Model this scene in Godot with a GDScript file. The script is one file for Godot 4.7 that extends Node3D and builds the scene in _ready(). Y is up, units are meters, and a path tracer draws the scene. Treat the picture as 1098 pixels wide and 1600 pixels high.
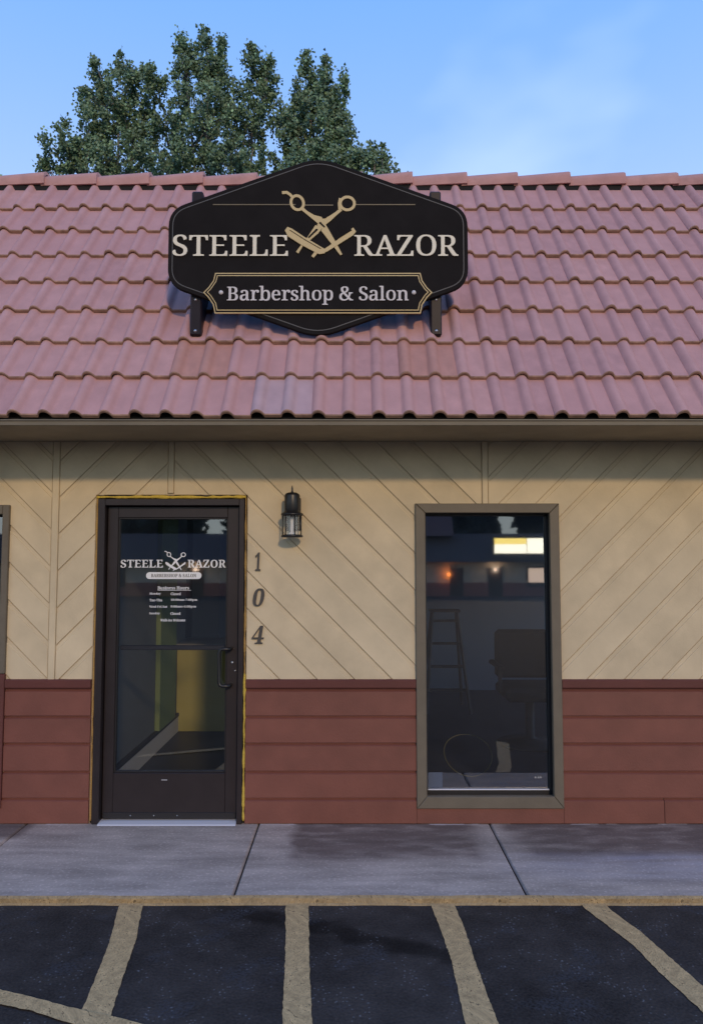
extends Node3D

var rng := RandomNumberGenerator.new()
var used := {}
var noise_cache := {}
var M := {}

# ------------------------------------------------------------------ naming and nodes
func numbered(called: String) -> String:
	if not used.has(called):
		used[called] = 0
		return called
	used[called] += 1
	return "%s_%03d" % [called, used[called]]

func put(o: Node3D, called: String, parent: Node) -> void:
	o.name = numbered(called) if parent == self else called
	parent.add_child(o, true)

func thing(called: String, label := "", category := "", at := Vector3.ZERO, group := "") -> Node3D:
	var o := Node3D.new()
	put(o, called, self)
	o.position = at
	tag(o, label, category, group)
	return o

func tag(o: Node, label := "", category := "", group := "", kind := "") -> void:
	if label: o.set_meta("label", label)
	if category: o.set_meta("category", category)
	if group: o.set_meta("group", group)
	if kind: o.set_meta("kind", kind)

func obj(called: String, st: SurfaceTool, m: Material, parent: Node, at := Vector3.ZERO) -> MeshInstance3D:
	st.generate_normals()
	return inst(called, st.commit(), m, parent, at)

func inst(called: String, mesh: Mesh, m: Material, parent: Node, at := Vector3.ZERO) -> MeshInstance3D:
	var o := MeshInstance3D.new()
	o.mesh = mesh
	o.material_override = m
	o.position = at
	put(o, called, parent)
	return o

func struct(called: String, st: SurfaceTool, m: Material, parent: Node = self) -> MeshInstance3D:
	var o := obj(called, st, m, parent)
	if parent == self: o.set_meta("kind", "structure")
	return o

# ------------------------------------------------------------------ shapes
func mb(smooth := false) -> SurfaceTool:
	var st := SurfaceTool.new()
	st.begin(Mesh.PRIMITIVE_TRIANGLES)
	st.set_smooth_group(0 if smooth else -1)
	return st

# points run counter-clockwise as seen from outside
func face(st: SurfaceTool, p: Array) -> void:
	for i in range(1, p.size() - 1):
		st.add_vertex(p[0]); st.add_vertex(p[i + 1]); st.add_vertex(p[i])

func box(st: SurfaceTool, lo: Vector3, hi: Vector3, b := 0.0) -> void:
	if b <= 0.0:
		var v := []
		for i in 8:
			v.append(Vector3(hi.x if i & 1 else lo.x, hi.y if i & 2 else lo.y, hi.z if i & 4 else lo.z))
		for q in [[4, 5, 7, 6], [1, 0, 2, 3], [5, 1, 3, 7], [0, 4, 6, 2], [6, 7, 3, 2], [0, 1, 5, 4]]:
			face(st, [v[q[0]], v[q[1]], v[q[2]], v[q[3]]])
		return
	var c := (lo + hi) * 0.5
	var h := (hi - lo) * 0.5
	b = minf(b, minf(h.x, minf(h.y, h.z)) * 0.9)
	for ax in 3:
		var u := (ax + 1) % 3
		var w := (ax + 2) % 3
		for s in [-1.0, 1.0]:
			var q := []
			for k in [[-1, -1], [1, -1], [1, 1], [-1, 1]]:
				var p := Vector3.ZERO
				p[ax] = s * h[ax]; p[u] = k[0] * (h[u] - b); p[w] = k[1] * (h[w] - b)
				q.append(c + p)
			if s < 0: q.reverse()
			face(st, q)
			for t in [-1.0, 1.0]:   # edge between ax side s and u side t
				var e := []
				for k in [[0, -1], [1, -1], [1, 1], [0, 1]]:
					var p := Vector3.ZERO
					p[ax] = s * (h[ax] if k[0] == 0 else h[ax] - b)
					p[u] = t * (h[u] - b if k[0] == 0 else h[u])
					p[w] = k[1] * (h[w] - b)
					e.append(c + p)
				if s * t < 0: e.reverse()
				face(st, e)
	for sx in [-1.0, 1.0]:
		for sy in [-1.0, 1.0]:
			for sz in [-1.0, 1.0]:
				var a := c + Vector3(sx * h.x, sy * (h.y - b), sz * (h.z - b))
				var d := c + Vector3(sx * (h.x - b), sy * h.y, sz * (h.z - b))
				var e := c + Vector3(sx * (h.x - b), sy * (h.y - b), sz * h.z)
				face(st, [a, d, e] if sx * sy * sz > 0 else [a, e, d])

func ccw(poly: PackedVector2Array) -> PackedVector2Array:
	var p := poly.duplicate()
	if Geometry2D.is_polygon_clockwise(p): p.reverse()
	return p

func inset(p: PackedVector2Array, b: float) -> PackedVector2Array:
	var out := PackedVector2Array()
	var n := p.size()
	for i in n:
		var d0 := (p[i] - p[(i + n - 1) % n]).normalized()
		var d1 := (p[(i + 1) % n] - p[i]).normalized()
		var n0 := Vector2(-d0.y, d0.x)
		var n1 := Vector2(-d1.y, d1.x)
		var m := (n0 + n1)
		var k := b / maxf(0.35, 1.0 + n0.dot(n1))
		out.append(p[i] + m * k)
	return out

# a polygon in x,y drawn out from z0 to z1, its front edge chamfered by b
func prism(st: SurfaceTool, poly: PackedVector2Array, z0: float, z1: float, b := 0.0, back := true) -> void:
	var p := ccw(poly)
	var q := inset(p, b) if b > 0 else p
	var tri := Geometry2D.triangulate_polygon(q)
	if tri.is_empty(): return
	for i in range(0, tri.size(), 3):
		var a := q[tri[i]]; var c := q[tri[i + 1]]; var d := q[tri[i + 2]]
		if (c - a).cross(d - a) < 0:
			var t := c; c = d; d = t
		face(st, [Vector3(a.x, a.y, z1), Vector3(c.x, c.y, z1), Vector3(d.x, d.y, z1)])
		if back:
			var pa := p[tri[i]]; var pc := p[tri[i + 1]]; var pd := p[tri[i + 2]]
			if (pc - pa).cross(pd - pa) < 0:
				var t2 := pc; pc = pd; pd = t2
			face(st, [Vector3(pa.x, pa.y, z0), Vector3(pd.x, pd.y, z0), Vector3(pc.x, pc.y, z0)])
	var n := p.size()
	for i in n:
		var j := (i + 1) % n
		face(st, [Vector3(p[i].x, p[i].y, z0), Vector3(p[j].x, p[j].y, z0), Vector3(p[j].x, p[j].y, z1 - b), Vector3(p[i].x, p[i].y, z1 - b)])
		if b > 0:
			face(st, [Vector3(p[i].x, p[i].y, z1 - b), Vector3(p[j].x, p[j].y, z1 - b), Vector3(q[j].x, q[j].y, z1), Vector3(q[i].x, q[i].y, z1)])

# a section in z,y drawn out along x
func extrude_x(st: SurfaceTool, sec: Array, x0: float, x1: float, caps := true) -> void:
	var p := PackedVector2Array(sec)   # x holds z, y holds y
	if not Geometry2D.is_polygon_clockwise(p): p.reverse()
	var n := p.size()
	for i in n:
		var j := (i + 1) % n
		var a := Vector3(x0, p[i].y, p[i].x); var b := Vector3(x0, p[j].y, p[j].x)
		var c := Vector3(x1, p[j].y, p[j].x); var d := Vector3(x1, p[i].y, p[i].x)
		face(st, [a, b, c, d])
	if caps:
		var tri := Geometry2D.triangulate_polygon(p)
		for i in range(0, tri.size(), 3):
			var a := p[tri[i]]; var b := p[tri[i + 1]]; var c := p[tri[i + 2]]
			if (b - a).cross(c - a) > 0:
				var t := b; b = c; c = t
			face(st, [Vector3(x1, a.y, a.x), Vector3(x1, b.y, b.x), Vector3(x1, c.y, c.x)])
			face(st, [Vector3(x0, a.y, a.x), Vector3(x0, c.y, c.x), Vector3(x0, b.y, b.x)])

# profile: array of Vector2(radius, y)
func lathe(st: SurfaceTool, prof: Array, at: Vector3, seg := 20) -> void:
	for i in prof.size() - 1:
		for k in seg:
			var a0 := TAU * k / seg
			var a1 := TAU * (k + 1) / seg
			var p := []
			for e in [[i, a0], [i + 1, a0], [i + 1, a1], [i, a1]]:
				var r: Vector2 = prof[e[0]]
				p.append(at + Vector3(r.x * cos(e[1]), r.y, r.x * sin(e[1])))
			face(st, [p[0], p[1], p[2], p[3]])

func tube(st: SurfaceTool, pts: Array, radii: Array, seg := 10, closed := false) -> void:
	var n := pts.size()
	var rings := []
	var side := Vector3.ZERO
	for i in n:
		var t: Vector3
		if closed: t = (pts[(i + 1) % n] - pts[(i + n - 1) % n]).normalized()
		else: t = (pts[mini(i + 1, n - 1)] - pts[maxi(i - 1, 0)]).normalized()
		if side == Vector3.ZERO:
			side = t.cross(Vector3.UP if absf(t.y) < 0.9 else Vector3.RIGHT).normalized()
		side = (side - t * side.dot(t)).normalized()
		var up := side.cross(t)
		var r: float = radii[mini(i, radii.size() - 1)]
		var ring := []
		for k in seg:
			var a := TAU * k / seg
			ring.append(pts[i] + (side * cos(a) + up * sin(a)) * r)
		rings.append(ring)
	for i in (n if closed else n - 1):
		var A: Array = rings[i]
		var B: Array = rings[(i + 1) % n]
		for k in seg:
			var l := (k + 1) % seg
			face(st, [A[k], B[k], B[l], A[l]])
	if not closed:
		var r0: Array = rings[0].duplicate()
		face(st, r0)
		var r1: Array = rings[n - 1].duplicate()
		r1.reverse()
		face(st, r1)

# a flat ribbon of width w along points in x,y, from z0 to z1
func ribbon(st: SurfaceTool, pts: Array, w: Array, z0: float, z1: float, closed := false) -> void:
	var n := pts.size()
	var L := []
	var R := []
	for i in n:
		var t: Vector2
		if closed: t = (pts[(i + 1) % n] - pts[(i + n - 1) % n]).normalized()
		else: t = (pts[mini(i + 1, n - 1)] - pts[maxi(i - 1, 0)]).normalized()
		var m: Vector2 = Vector2(-t.y, t.x) * w[mini(i, w.size() - 1)] * 0.5
		L.append(pts[i] + m); R.append(pts[i] - m)
	for i in (n if closed else n - 1):
		var j := (i + 1) % n
		var l0: Vector2 = L[i]; var l1: Vector2 = L[j]; var r0: Vector2 = R[i]; var r1: Vector2 = R[j]
		face(st, [Vector3(r0.x, r0.y, z1), Vector3(r1.x, r1.y, z1), Vector3(l1.x, l1.y, z1), Vector3(l0.x, l0.y, z1)])
		face(st, [Vector3(r0.x, r0.y, z0), Vector3(r1.x, r1.y, z0), Vector3(r1.x, r1.y, z1), Vector3(r0.x, r0.y, z1)])
		face(st, [Vector3(l1.x, l1.y, z0), Vector3(l0.x, l0.y, z0), Vector3(l0.x, l0.y, z1), Vector3(l1.x, l1.y, z1)])
	if not closed:
		for e in [[0, 1.0], [n - 1, -1.0]]:
			var l: Vector2 = L[e[0]]; var r: Vector2 = R[e[0]]
			var q := [Vector3(l.x, l.y, z0), Vector3(r.x, r.y, z0), Vector3(r.x, r.y, z1), Vector3(l.x, l.y, z1)]
			if e[1] < 0: q.reverse()
			face(st, q)

# lettering fitted to a box x0..x1, y0..y1 with its back at z
func text_mesh(words: String, x0: float, x1: float, y0: float, y1: float, z: float, depth: float, weight := 700, family := "Droid Serif", shear := 0.0) -> ArrayMesh:
	var f := SystemFont.new()
	f.font_names = PackedStringArray([family])
	f.font_weight = 700 if weight >= 700 else 400
	var fv := FontVariation.new()
	fv.base_font = f
	var t := TextMesh.new()
	t.text = words; t.font = fv; t.font_size = 64; t.pixel_size = 0.01; t.depth = 0.1; t.curve_step = 1.0
	var bb := t.get_aabb()
	var sx := (x1 - x0) / bb.size.x
	var sy := (y1 - y0) / bb.size.y
	var sz := depth / bb.size.z
	var basis := Basis(Vector3(sx, 0, 0), Vector3(shear * sy, sy, 0), Vector3(0, 0, sz))
	var o := Vector3(x0, y0, z) - basis * bb.position
	if shear != 0.0: o.x += 0.0
	var st := mb()
	st.append_from(t, 0, Transform3D(basis, o))
	if weight == 600:   # a second impression beside the first thickens the strokes
		st.append_from(t, 0, Transform3D(basis, o + Vector3((y1 - y0) * 0.028, 0, depth * 0.03)))
	return st.commit()

# ------------------------------------------------------------------ materials
func noise_tex(key: String, freq: float, lo: float, hi: float, octaves := 5, size := 512, kind := FastNoiseLite.TYPE_SIMPLEX_SMOOTH, sx := 1.0) -> NoiseTexture2D:
	if noise_cache.has(key): return noise_cache[key]
	var n := FastNoiseLite.new()
	n.seed = 11 + noise_cache.size()
	n.noise_type = kind
	n.frequency = freq
	n.fractal_octaves = octaves
	n.fractal_gain = 0.55
	var t := NoiseTexture2D.new()
	t.width = size; t.height = size; t.seamless = true; t.noise = n
	var g := Gradient.new()
	g.set_color(0, Color(lo, lo, lo)); g.set_color(1, Color(hi, hi, hi))
	t.color_ramp = g
	noise_cache[key] = t
	return t

func mat(called: String, c: Color, rough: float, tex: Texture2D = null, scale := 1.0, bump: Texture2D = null, bump_cm := 0.0) -> StandardMaterial3D:
	var m := StandardMaterial3D.new()
	m.resource_name = called
	m.albedo_color = c.linear_to_srgb()
	m.roughness = rough
	if tex or bump:
		m.uv1_triplanar = true
		m.uv1_world_triplanar = true
		m.uv1_scale = Vector3.ONE * scale
	if tex: m.albedo_texture = tex
	if bump:
		m.heightmap_enabled = true
		m.heightmap_texture = bump
		m.heightmap_scale = bump_cm
	M[called] = m
	return m

func lin(r: float, g: float, b: float) -> Color:
	return Color(r, g, b)

# ------------------------------------------------------------------ the emblem of scissors over a razor, on a board of about 160 x 140 units
const EM := 6.8625
func em(x: float, y: float, o: Vector2, s: float) -> Vector2:
	return o + Vector2((x / EM - 80.0) * s, -(y / EM - 70.0) * s)

func emblem(parent: Node, o: Vector2, s: float, z: float, d: float, gold: Material, dark: Material) -> void:
	var P := func(a: Array) -> Array:
		var r := []
		for q in a: r.append(em(q[0], q[1], o, s))
		return r
	var poly := func(a: Array) -> PackedVector2Array: return PackedVector2Array(P.call(a))
	var u := s / EM
	var st := mb()   # scissors: two rings, two shanks, two blades, each at its own height
	ribbon(st, P.call([[138, 138], [188, 134], [225, 158], [248, 185]]), [34 * u, 32 * u, 30 * u, 26 * u], z, z + d)
	for r in [[303, 250, 66, 80, 0.35], [842, 258, 76, 72, 0.0]]:
		var ring := []
		for k in 24:
			var a := TAU * k / 24
			var v := Vector2(cos(a) * r[2], sin(a) * r[3]).rotated(-r[4])
			ring.append(em(r[0] + v.x, r[1] + v.y, o, s))
		ribbon(st, ring, [30 * u], z, z + d * 1.15, true)
	ribbon(st, P.call([[768, 200], [756, 260], [762, 320]]), [34 * u], z, z + d * 1.05)
	ribbon(st, P.call([[360, 320], [410, 362], [475, 408], [540, 440], [590, 500]]), [34 * u, 32 * u, 46 * u, 80 * u, 60 * u], z, z + d * 1.3)
	ribbon(st, P.call([[775, 325], [720, 372], [650, 428], [580, 470], [540, 520]]), [34 * u, 34 * u, 52 * u, 74 * u, 62 * u], z, z + d * 1.45)
	prism(st, poly.call([[560, 560], [600, 478], [625, 520], [728, 705], [788, 822], [766, 832], [694, 735]]), z, z + d * 1.6)
	prism(st, poly.call([[500, 500], [572, 530], [530, 590], [440, 668], [395, 662]]), z, z + d * 1.6)
	prism(st, poly.call([[372, 720], [352, 712], [292, 795], [318, 812]]), z, z + d * 1.6)
	var sc := obj("scissors_emblem", st, gold, parent)
	var rz := mb()
	prism(rz, poly.call([[172, 560], [200, 522], [245, 540], [400, 645], [560, 742], [612, 772], [600, 812], [540, 822], [498, 800], [350, 720], [205, 625]]), z, z + d * 2.2)
	ribbon(rz, P.call([[512, 795], [470, 852]]), [38 * u, 30 * u], z, z + d * 1.9)
	prism(rz, poly.call([[588, 770], [690, 700], [905, 528], [935, 572], [905, 612], [720, 732], [612, 800]]), z, z + d * 2.0)
	var rzo := obj("razor_emblem", rz, gold, parent)
	if dark:
		var lines: SurfaceTool
		lines = mb()
		ribbon(lines, P.call([[225, 558], [400, 672], [560, 765]]), [7 * u], z + d * 2.2, z + d * 2.5)
		obj("engraved_line", lines, dark, parent)
		lines = mb()
		ribbon(lines, P.call([[720, 655], [885, 552]]), [26 * u, 20 * u], z + d * 2.0, z + d * 2.4)
		obj("engraved_line", lines, dark, parent)
		lines = mb()
		prism(lines, poly.call([[590, 405], [650, 385], [610, 425], [585, 428]]), z + d * 1.45, z + d * 1.8)
		obj("engraved_line", lines, dark, parent)
		lines = mb()
		ribbon(lines, P.call([[520, 545], [425, 640]]), [22 * u, 18 * u], z + d * 1.6, z + d * 1.9)
		obj("engraved_line", lines, dark, parent)
		lines = mb()
		ribbon(lines, P.call([[545, 470], [600, 525]]), [20 * u, 14 * u], z + d * 1.6, z + d * 1.95)
		obj("engraved_line", lines, dark, parent)

# ------------------------------------------------------------------ the scene
func _ready() -> void:
	rng.seed = 104
	# camera
	var cam := Camera3D.new()
	cam.name = "camera"
	cam.fov = 68.73
	cam.position = Vector3(0, 1.67, 4.91)
	cam.rotation_degrees = Vector3(3.814, 0, 0)
	cam.near = 0.05
	cam.far = 900.0
	add_child(cam)
	cam.current = true
	# sky
	var env := Environment.new()
	env.background_mode = Environment.BG_SKY
	env.tonemap_mode = Environment.TONE_MAPPER_LINEAR
	env.tonemap_exposure = 1.0
	env.sdfgi_enabled = true
	env.ssao_enabled = true
	env.ssil_enabled = true
	var ps := ProceduralSkyMaterial.new()
	ps.sky_top_color = lin(0.072, 0.335, 0.98).linear_to_srgb()
	ps.sky_horizon_color = lin(1.0, 1.09, 0.97).linear_to_srgb()
	ps.sky_curve = 0.3
	ps.ground_bottom_color = Color(0.16, 0.16, 0.18)
	ps.ground_horizon_color = Color(0.4, 0.42, 0.45)
	ps.sun_angle_max = 1.0
	ps.sky_cover = wisps()
	ps.sky_cover_modulate = Color(1, 1, 1, 0.6)
	var sky := Sky.new()
	sky.sky_material = ps
	env.sky = sky
	env.background_energy_multiplier = 1.1
	var we := WorldEnvironment.new()
	we.name = "world_environment"
	we.environment = env
	add_child(we)
	# a low warm sun in front of the shop, a little to one side
	var sun := DirectionalLight3D.new()
	sun.name = "sun"
	var el := deg_to_rad(22.3)
	var az := deg_to_rad(15.0)
	var from := Vector3(sin(az) * cos(el), sin(el), cos(az) * cos(el))
	sun.look_at_from_position(from * 50.0, Vector3.ZERO, Vector3.UP)
	sun.light_energy = 0.42
	sun.light_color = Color(1.0, 0.86, 0.67)
	sun.light_angular_distance = 3.5
	sun.shadow_enabled = true
	add_child(sun)
	make_materials()
	ground()
	building()
	trees()
	across_the_lot()
	sign_board()
	lantern()
	numbers()
	inside()

func wisps() -> ImageTexture:
	var n := FastNoiseLite.new()
	n.seed = 5; n.frequency = 0.012; n.fractal_octaves = 5
	var im := Image.create(1024, 512, false, Image.FORMAT_RGBA8)
	for y in 512:
		var up := absf(y - 256.0) / 256.0   # height over the horizon
		var band := clampf(1.0 - up * 1.6, 0.0, 1.0)
		for x in 1024:
			var a := TAU * x / 1024.0
			var v := n.get_noise_3d(cos(a) * 95.0, y * 1.5, sin(a) * 95.0)
			v = clampf((v - 0.10) * 2.6, 0.0, 1.0) * band
			im.set_pixel(x, y, Color(1.0, 0.97, 0.95, v * 0.6))
	return ImageTexture.create_from_image(im)

func make_materials() -> void:
	var soft := noise_tex("soft", 0.006, 0.89, 1.0)
	var cloud := noise_tex("cloud", 0.008, 0.62, 1.0, 6)
	var grain := noise_tex("grain", 0.11, 0.0, 1.0, 4)
	var tone := noise_tex("tone", 0.010, 0.87, 1.0, 6)
	var speck := noise_tex("speck", 0.25, 0.72, 1.0, 3)
	var rough := noise_tex("rough", 0.05, 0.0, 1.0, 6)
	mat("beige_paint", lin(0.695, 0.566, 0.372), 0.75, soft, 0.7, grain, 0.05)
	mat("beige_paint_b", lin(0.68, 0.554, 0.364), 0.75, soft, 0.9, grain, 0.05)
	mat("beige_paint_c", lin(0.70, 0.575, 0.382), 0.75, soft, 0.55, grain, 0.05)
	mat("beige_groove", lin(0.50, 0.40, 0.27), 0.85)
	mat("red_paint", lin(0.215, 0.075, 0.053), 0.5, soft, 0.8, grain, 0.05)
	mat("red_paint_b", lin(0.205, 0.072, 0.051), 0.5, soft, 1.1, grain, 0.05)
	mat("red_cap", lin(0.135, 0.040, 0.032), 0.5, soft, 0.8, grain, 0.03)
	mat("taupe_paint", lin(0.155, 0.128, 0.092), 0.55, soft, 1.1, grain, 0.03)
	mat("soffit_paint", lin(0.40, 0.325, 0.215), 0.6, soft, 0.8)
	mat("fascia_paint", lin(0.20, 0.165, 0.115), 0.5, soft, 0.8)
	var tile_cols := [lin(0.58, 0.310, 0.278), lin(0.565, 0.298, 0.270), lin(0.595, 0.320, 0.284), lin(0.575, 0.312, 0.282), lin(0.545, 0.292, 0.268), lin(0.54, 0.35, 0.345), lin(0.53, 0.26, 0.20)]
	for i in 7:
		var m := mat("clay_tile_%s" % "abcdefg"[i], tile_cols[i], 0.85, tone if i % 2 == 0 else soft, 1.1 + 0.13 * i, grain, 0.12)
		m.detail_enabled = false
	mat("clay_edge", lin(0.52, 0.31, 0.22), 0.9, cloud, 2.0, grain, 0.1)
	mat("black_felt", lin(0.012, 0.011, 0.012), 0.95)
	mat("roof_board", lin(0.06, 0.05, 0.045), 0.9)
	mat("bronze", lin(0.034, 0.025, 0.026), 0.42, soft, 1.5)
	M["bronze"].metallic = 0.25
	mat("bronze_dark", lin(0.014, 0.012, 0.013), 0.5)
	mat("steel", lin(0.45, 0.45, 0.47), 0.3)
	M["steel"].metallic = 0.9
	mat("aluminium", lin(0.72, 0.71, 0.74), 0.5)
	M["aluminium"].metallic = 0.2
	mat("foam_bright", lin(0.78, 0.55, 0.085), 0.95, noise_tex("foam", 0.05, 0.75, 1.0, 4), 3.0, rough, 0.15)
	mat("foam_tan", lin(0.55, 0.34, 0.11), 0.95, noise_tex("foam", 0.05, 0.75, 1.0, 4), 3.0, rough, 0.15)
	mat("gap_dark", lin(0.02, 0.016, 0.012), 0.95)
	mat("black_metal", lin(0.012, 0.012, 0.013), 0.38)
	mat("black_sign", lin(0.020, 0.0175, 0.0175), 0.7, soft, 1.3)
	M["black_sign"].metallic_specular = 0.12
	mat("brown_steel", lin(0.020, 0.013, 0.017), 0.4, soft, 2.0)
	M["brown_steel"].metallic_specular = 0.3
	mat("gold", lin(0.56, 0.42, 0.20), 0.5)
	mat("gold_dim", lin(0.15, 0.115, 0.06), 0.5)
	mat("line_grey", lin(0.085, 0.082, 0.08), 0.6)
	mat("cream", lin(0.80, 0.72, 0.56), 0.6)
	mat("letter_white", lin(0.64, 0.59, 0.57), 0.6)
	mat("vinyl_white", lin(0.78, 0.78, 0.78), 0.6)
	mat("vinyl_grey", lin(0.35, 0.35, 0.36), 0.6)
	mat("number_metal", lin(0.060, 0.053, 0.048), 0.5)
	mat("bulb_white", lin(0.75, 0.73, 0.70), 0.3)
	# glass: a thin grey coating that mirrors a part of what is in front of it
	mat("glass", lin(0.80, 0.82, 0.88), 0.02)
	var white := Image.create(4, 4, false, Image.FORMAT_RGB8)
	white.fill(Color.WHITE)
	M["glass"].albedo_texture = ImageTexture.create_from_image(white)
	M["glass"].metallic = 1.0
	M["glass"].transparency = BaseMaterial3D.TRANSPARENCY_ALPHA
	M["glass"].albedo_color.a = 0.22
	var clear := mat("clear_glass", lin(0.9, 0.9, 0.9), 0.02)
	clear.transparency = BaseMaterial3D.TRANSPARENCY_ALPHA
	clear.albedo_color.a = 0.08
	mat("sticker", lin(0.11, 0.14, 0.21), 0.6, speck, 6.0)
	# inside
	mat("room_wall", lin(0.38, 0.41, 0.45), 0.8)
	mat("room_wall_blue", lin(0.23, 0.29, 0.38), 0.8)
	mat("partition_grey", lin(0.16, 0.18, 0.20), 0.8)
	mat("room_green", lin(0.20, 0.27, 0.13), 0.8)
	mat("desk_olive", lin(0.40, 0.37, 0.13), 0.7)
	mat("desk_top", lin(0.5, 0.5, 0.5), 0.5)
	mat("room_floor", lin(0.030, 0.037, 0.058), 0.45)
	mat("room_white", lin(0.55, 0.56, 0.58), 0.6)
	mat("room_dark", lin(0.045, 0.047, 0.055), 0.6)
	mat("cable_yellow", lin(0.12, 0.115, 0.05), 0.6)
	# bark and leaves
	mat("bark", lin(0.38, 0.34, 0.32), 0.9, cloud, 1.5, rough, 1.0)
	var leaf := mat("leaf", lin(1, 1, 1), 0.5)
	leaf.vertex_color_use_as_albedo = true
	leaf.backlight_enabled = true
	leaf.backlight = Color(0.25, 0.3, 0.15)
	# ground
	var conc := mat("concrete", lin(1, 1, 1), 0.8)
	conc.albedo_texture = concrete_picture()
	conc.heightmap_enabled = true
	conc.heightmap_texture = grain
	conc.heightmap_scale = 0.05
	mat("concrete_plain", lin(0.17, 0.165, 0.18), 0.85, cloud, 0.9, grain, 0.1)
	var asp := mat("asphalt", lin(1, 1, 1), 0.75)
	asp.albedo_texture = asphalt_picture()
	asp.metallic_specular = 0.15
	asp.heightmap_enabled = true
	asp.heightmap_texture = noise_tex("stones", 0.35, 0.0, 1.0, 2, 1024)
	asp.heightmap_scale = 0.35
	mat("lane_paint", lin(0.74, 0.485, 0.225), 0.8, worn_picture(), 1.3, grain, 0.10)
	mat("curb_paint", lin(0.47, 0.325, 0.16), 0.8, worn_picture(), 1.1, rough, 0.5)
	# across the lot
	mat("far_roof", lin(0.13, 0.105, 0.105), 0.9)
	mat("far_gable", lin(0.22, 0.13, 0.12), 0.9)
	mat("far_wall", lin(0.62, 0.52, 0.38), 0.9)
	mat("far_red", lin(0.30, 0.13, 0.10), 0.9)
	mat("far_door", lin(0.06, 0.04, 0.03), 0.6)
	for e in [["glow_white", Color(1.0, 0.97, 0.85), 5.0], ["glow_yellow", Color(1.0, 0.85, 0.12), 4.0], ["glow_warm", Color(1.0, 0.55, 0.2), 5.0], ["glow_pale", Color(1.0, 0.86, 0.72), 2.2]]:
		var g := mat(e[0], lin(0.5, 0.5, 0.5), 0.6)
		g.emission_enabled = true
		g.emission = e[1]
		g.emission_energy_multiplier = e[2]

func concrete_picture() -> ImageTexture:
	# x -4.4..4.4, z -0.1..1.1
	var n := FastNoiseLite.new()
	n.seed = 21; n.frequency = 1.0; n.fractal_octaves = 5
	var n2 := FastNoiseLite.new()
	n2.seed = 22; n2.frequency = 1.0; n2.fractal_octaves = 3
	var W := 1536; var H := 256
	var im := Image.create(W, H, false, Image.FORMAT_RGB8)
	for j in H:
		var z := -0.1 + 1.2 * (j + 0.5) / H
		for i in W:
			var x := -4.4 + 8.8 * (i + 0.5) / W
			var a := n.get_noise_2d(x * 2.0, z * 3.5)
			var b := n.get_noise_2d(x * 1.3 + 40.0, z * 9.0)
			var f := n2.get_noise_2d(x * 45.0, z * 45.0)
			var g := n2.get_noise_2d(x * 9.0 + 7.0, z * 60.0)
			var c := Vector3(0.42, 0.345, 0.295) * (1.0 + 0.30 * a + 0.26 * b + 0.14 * f + 0.08 * g)
			# brown damp stain along the wall, stopping short of the joint
			var edge := 0.52 + 0.10 * n.get_noise_2d(x * 1.7 + 9.0, 3.0) + 0.05 * a
			var s := smoothstep(edge + 0.16, edge - 0.10, z) * smoothstep(-0.40, -0.31, x + 0.05 * a)
			var halo := 1.0 - smoothstep(0.05, 0.20, absf(x - 0.872 - 0.02 * z) + 0.08 * a)
			s *= 1.0 - 0.75 * halo
			s *= 0.95 + 0.6 * n.get_noise_2d(x * 3.0, z * 8.0)
			var s2 := smoothstep(0.36, 0.18, z + 0.1 * a + (x + 2.12) * 0.4) * smoothstep(-1.98, -2.06, x)
			s = clampf(maxf(s, s2 * 0.95), 0.0, 1.0)
			c = c.lerp(Vector3(0.145, 0.105, 0.09) * (1.0 + 0.3 * b + 0.12 * f), s * 0.92)
			# paler worn band
			var w := smoothstep(0.42, 0.55, z) * smoothstep(0.95, 0.7, z) * smoothstep(0.5, 1.6, x)
			c = c.lerp(Vector3(0.34, 0.34, 0.42), w * 0.5 * (0.7 + 0.6 * b))
			if f > 0.47: c *= 1.35
			# broken edge and dirt at the wall
			if z < 0.014 + 0.02 * b and a + 0.5 * b > 0.12: c = c.lerp(Vector3(0.62, 0.58, 0.58), 0.8)
			im.set_pixel(i, j, Color(c.x, c.y, c.z).linear_to_srgb())
	return ImageTexture.create_from_image(im)

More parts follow.
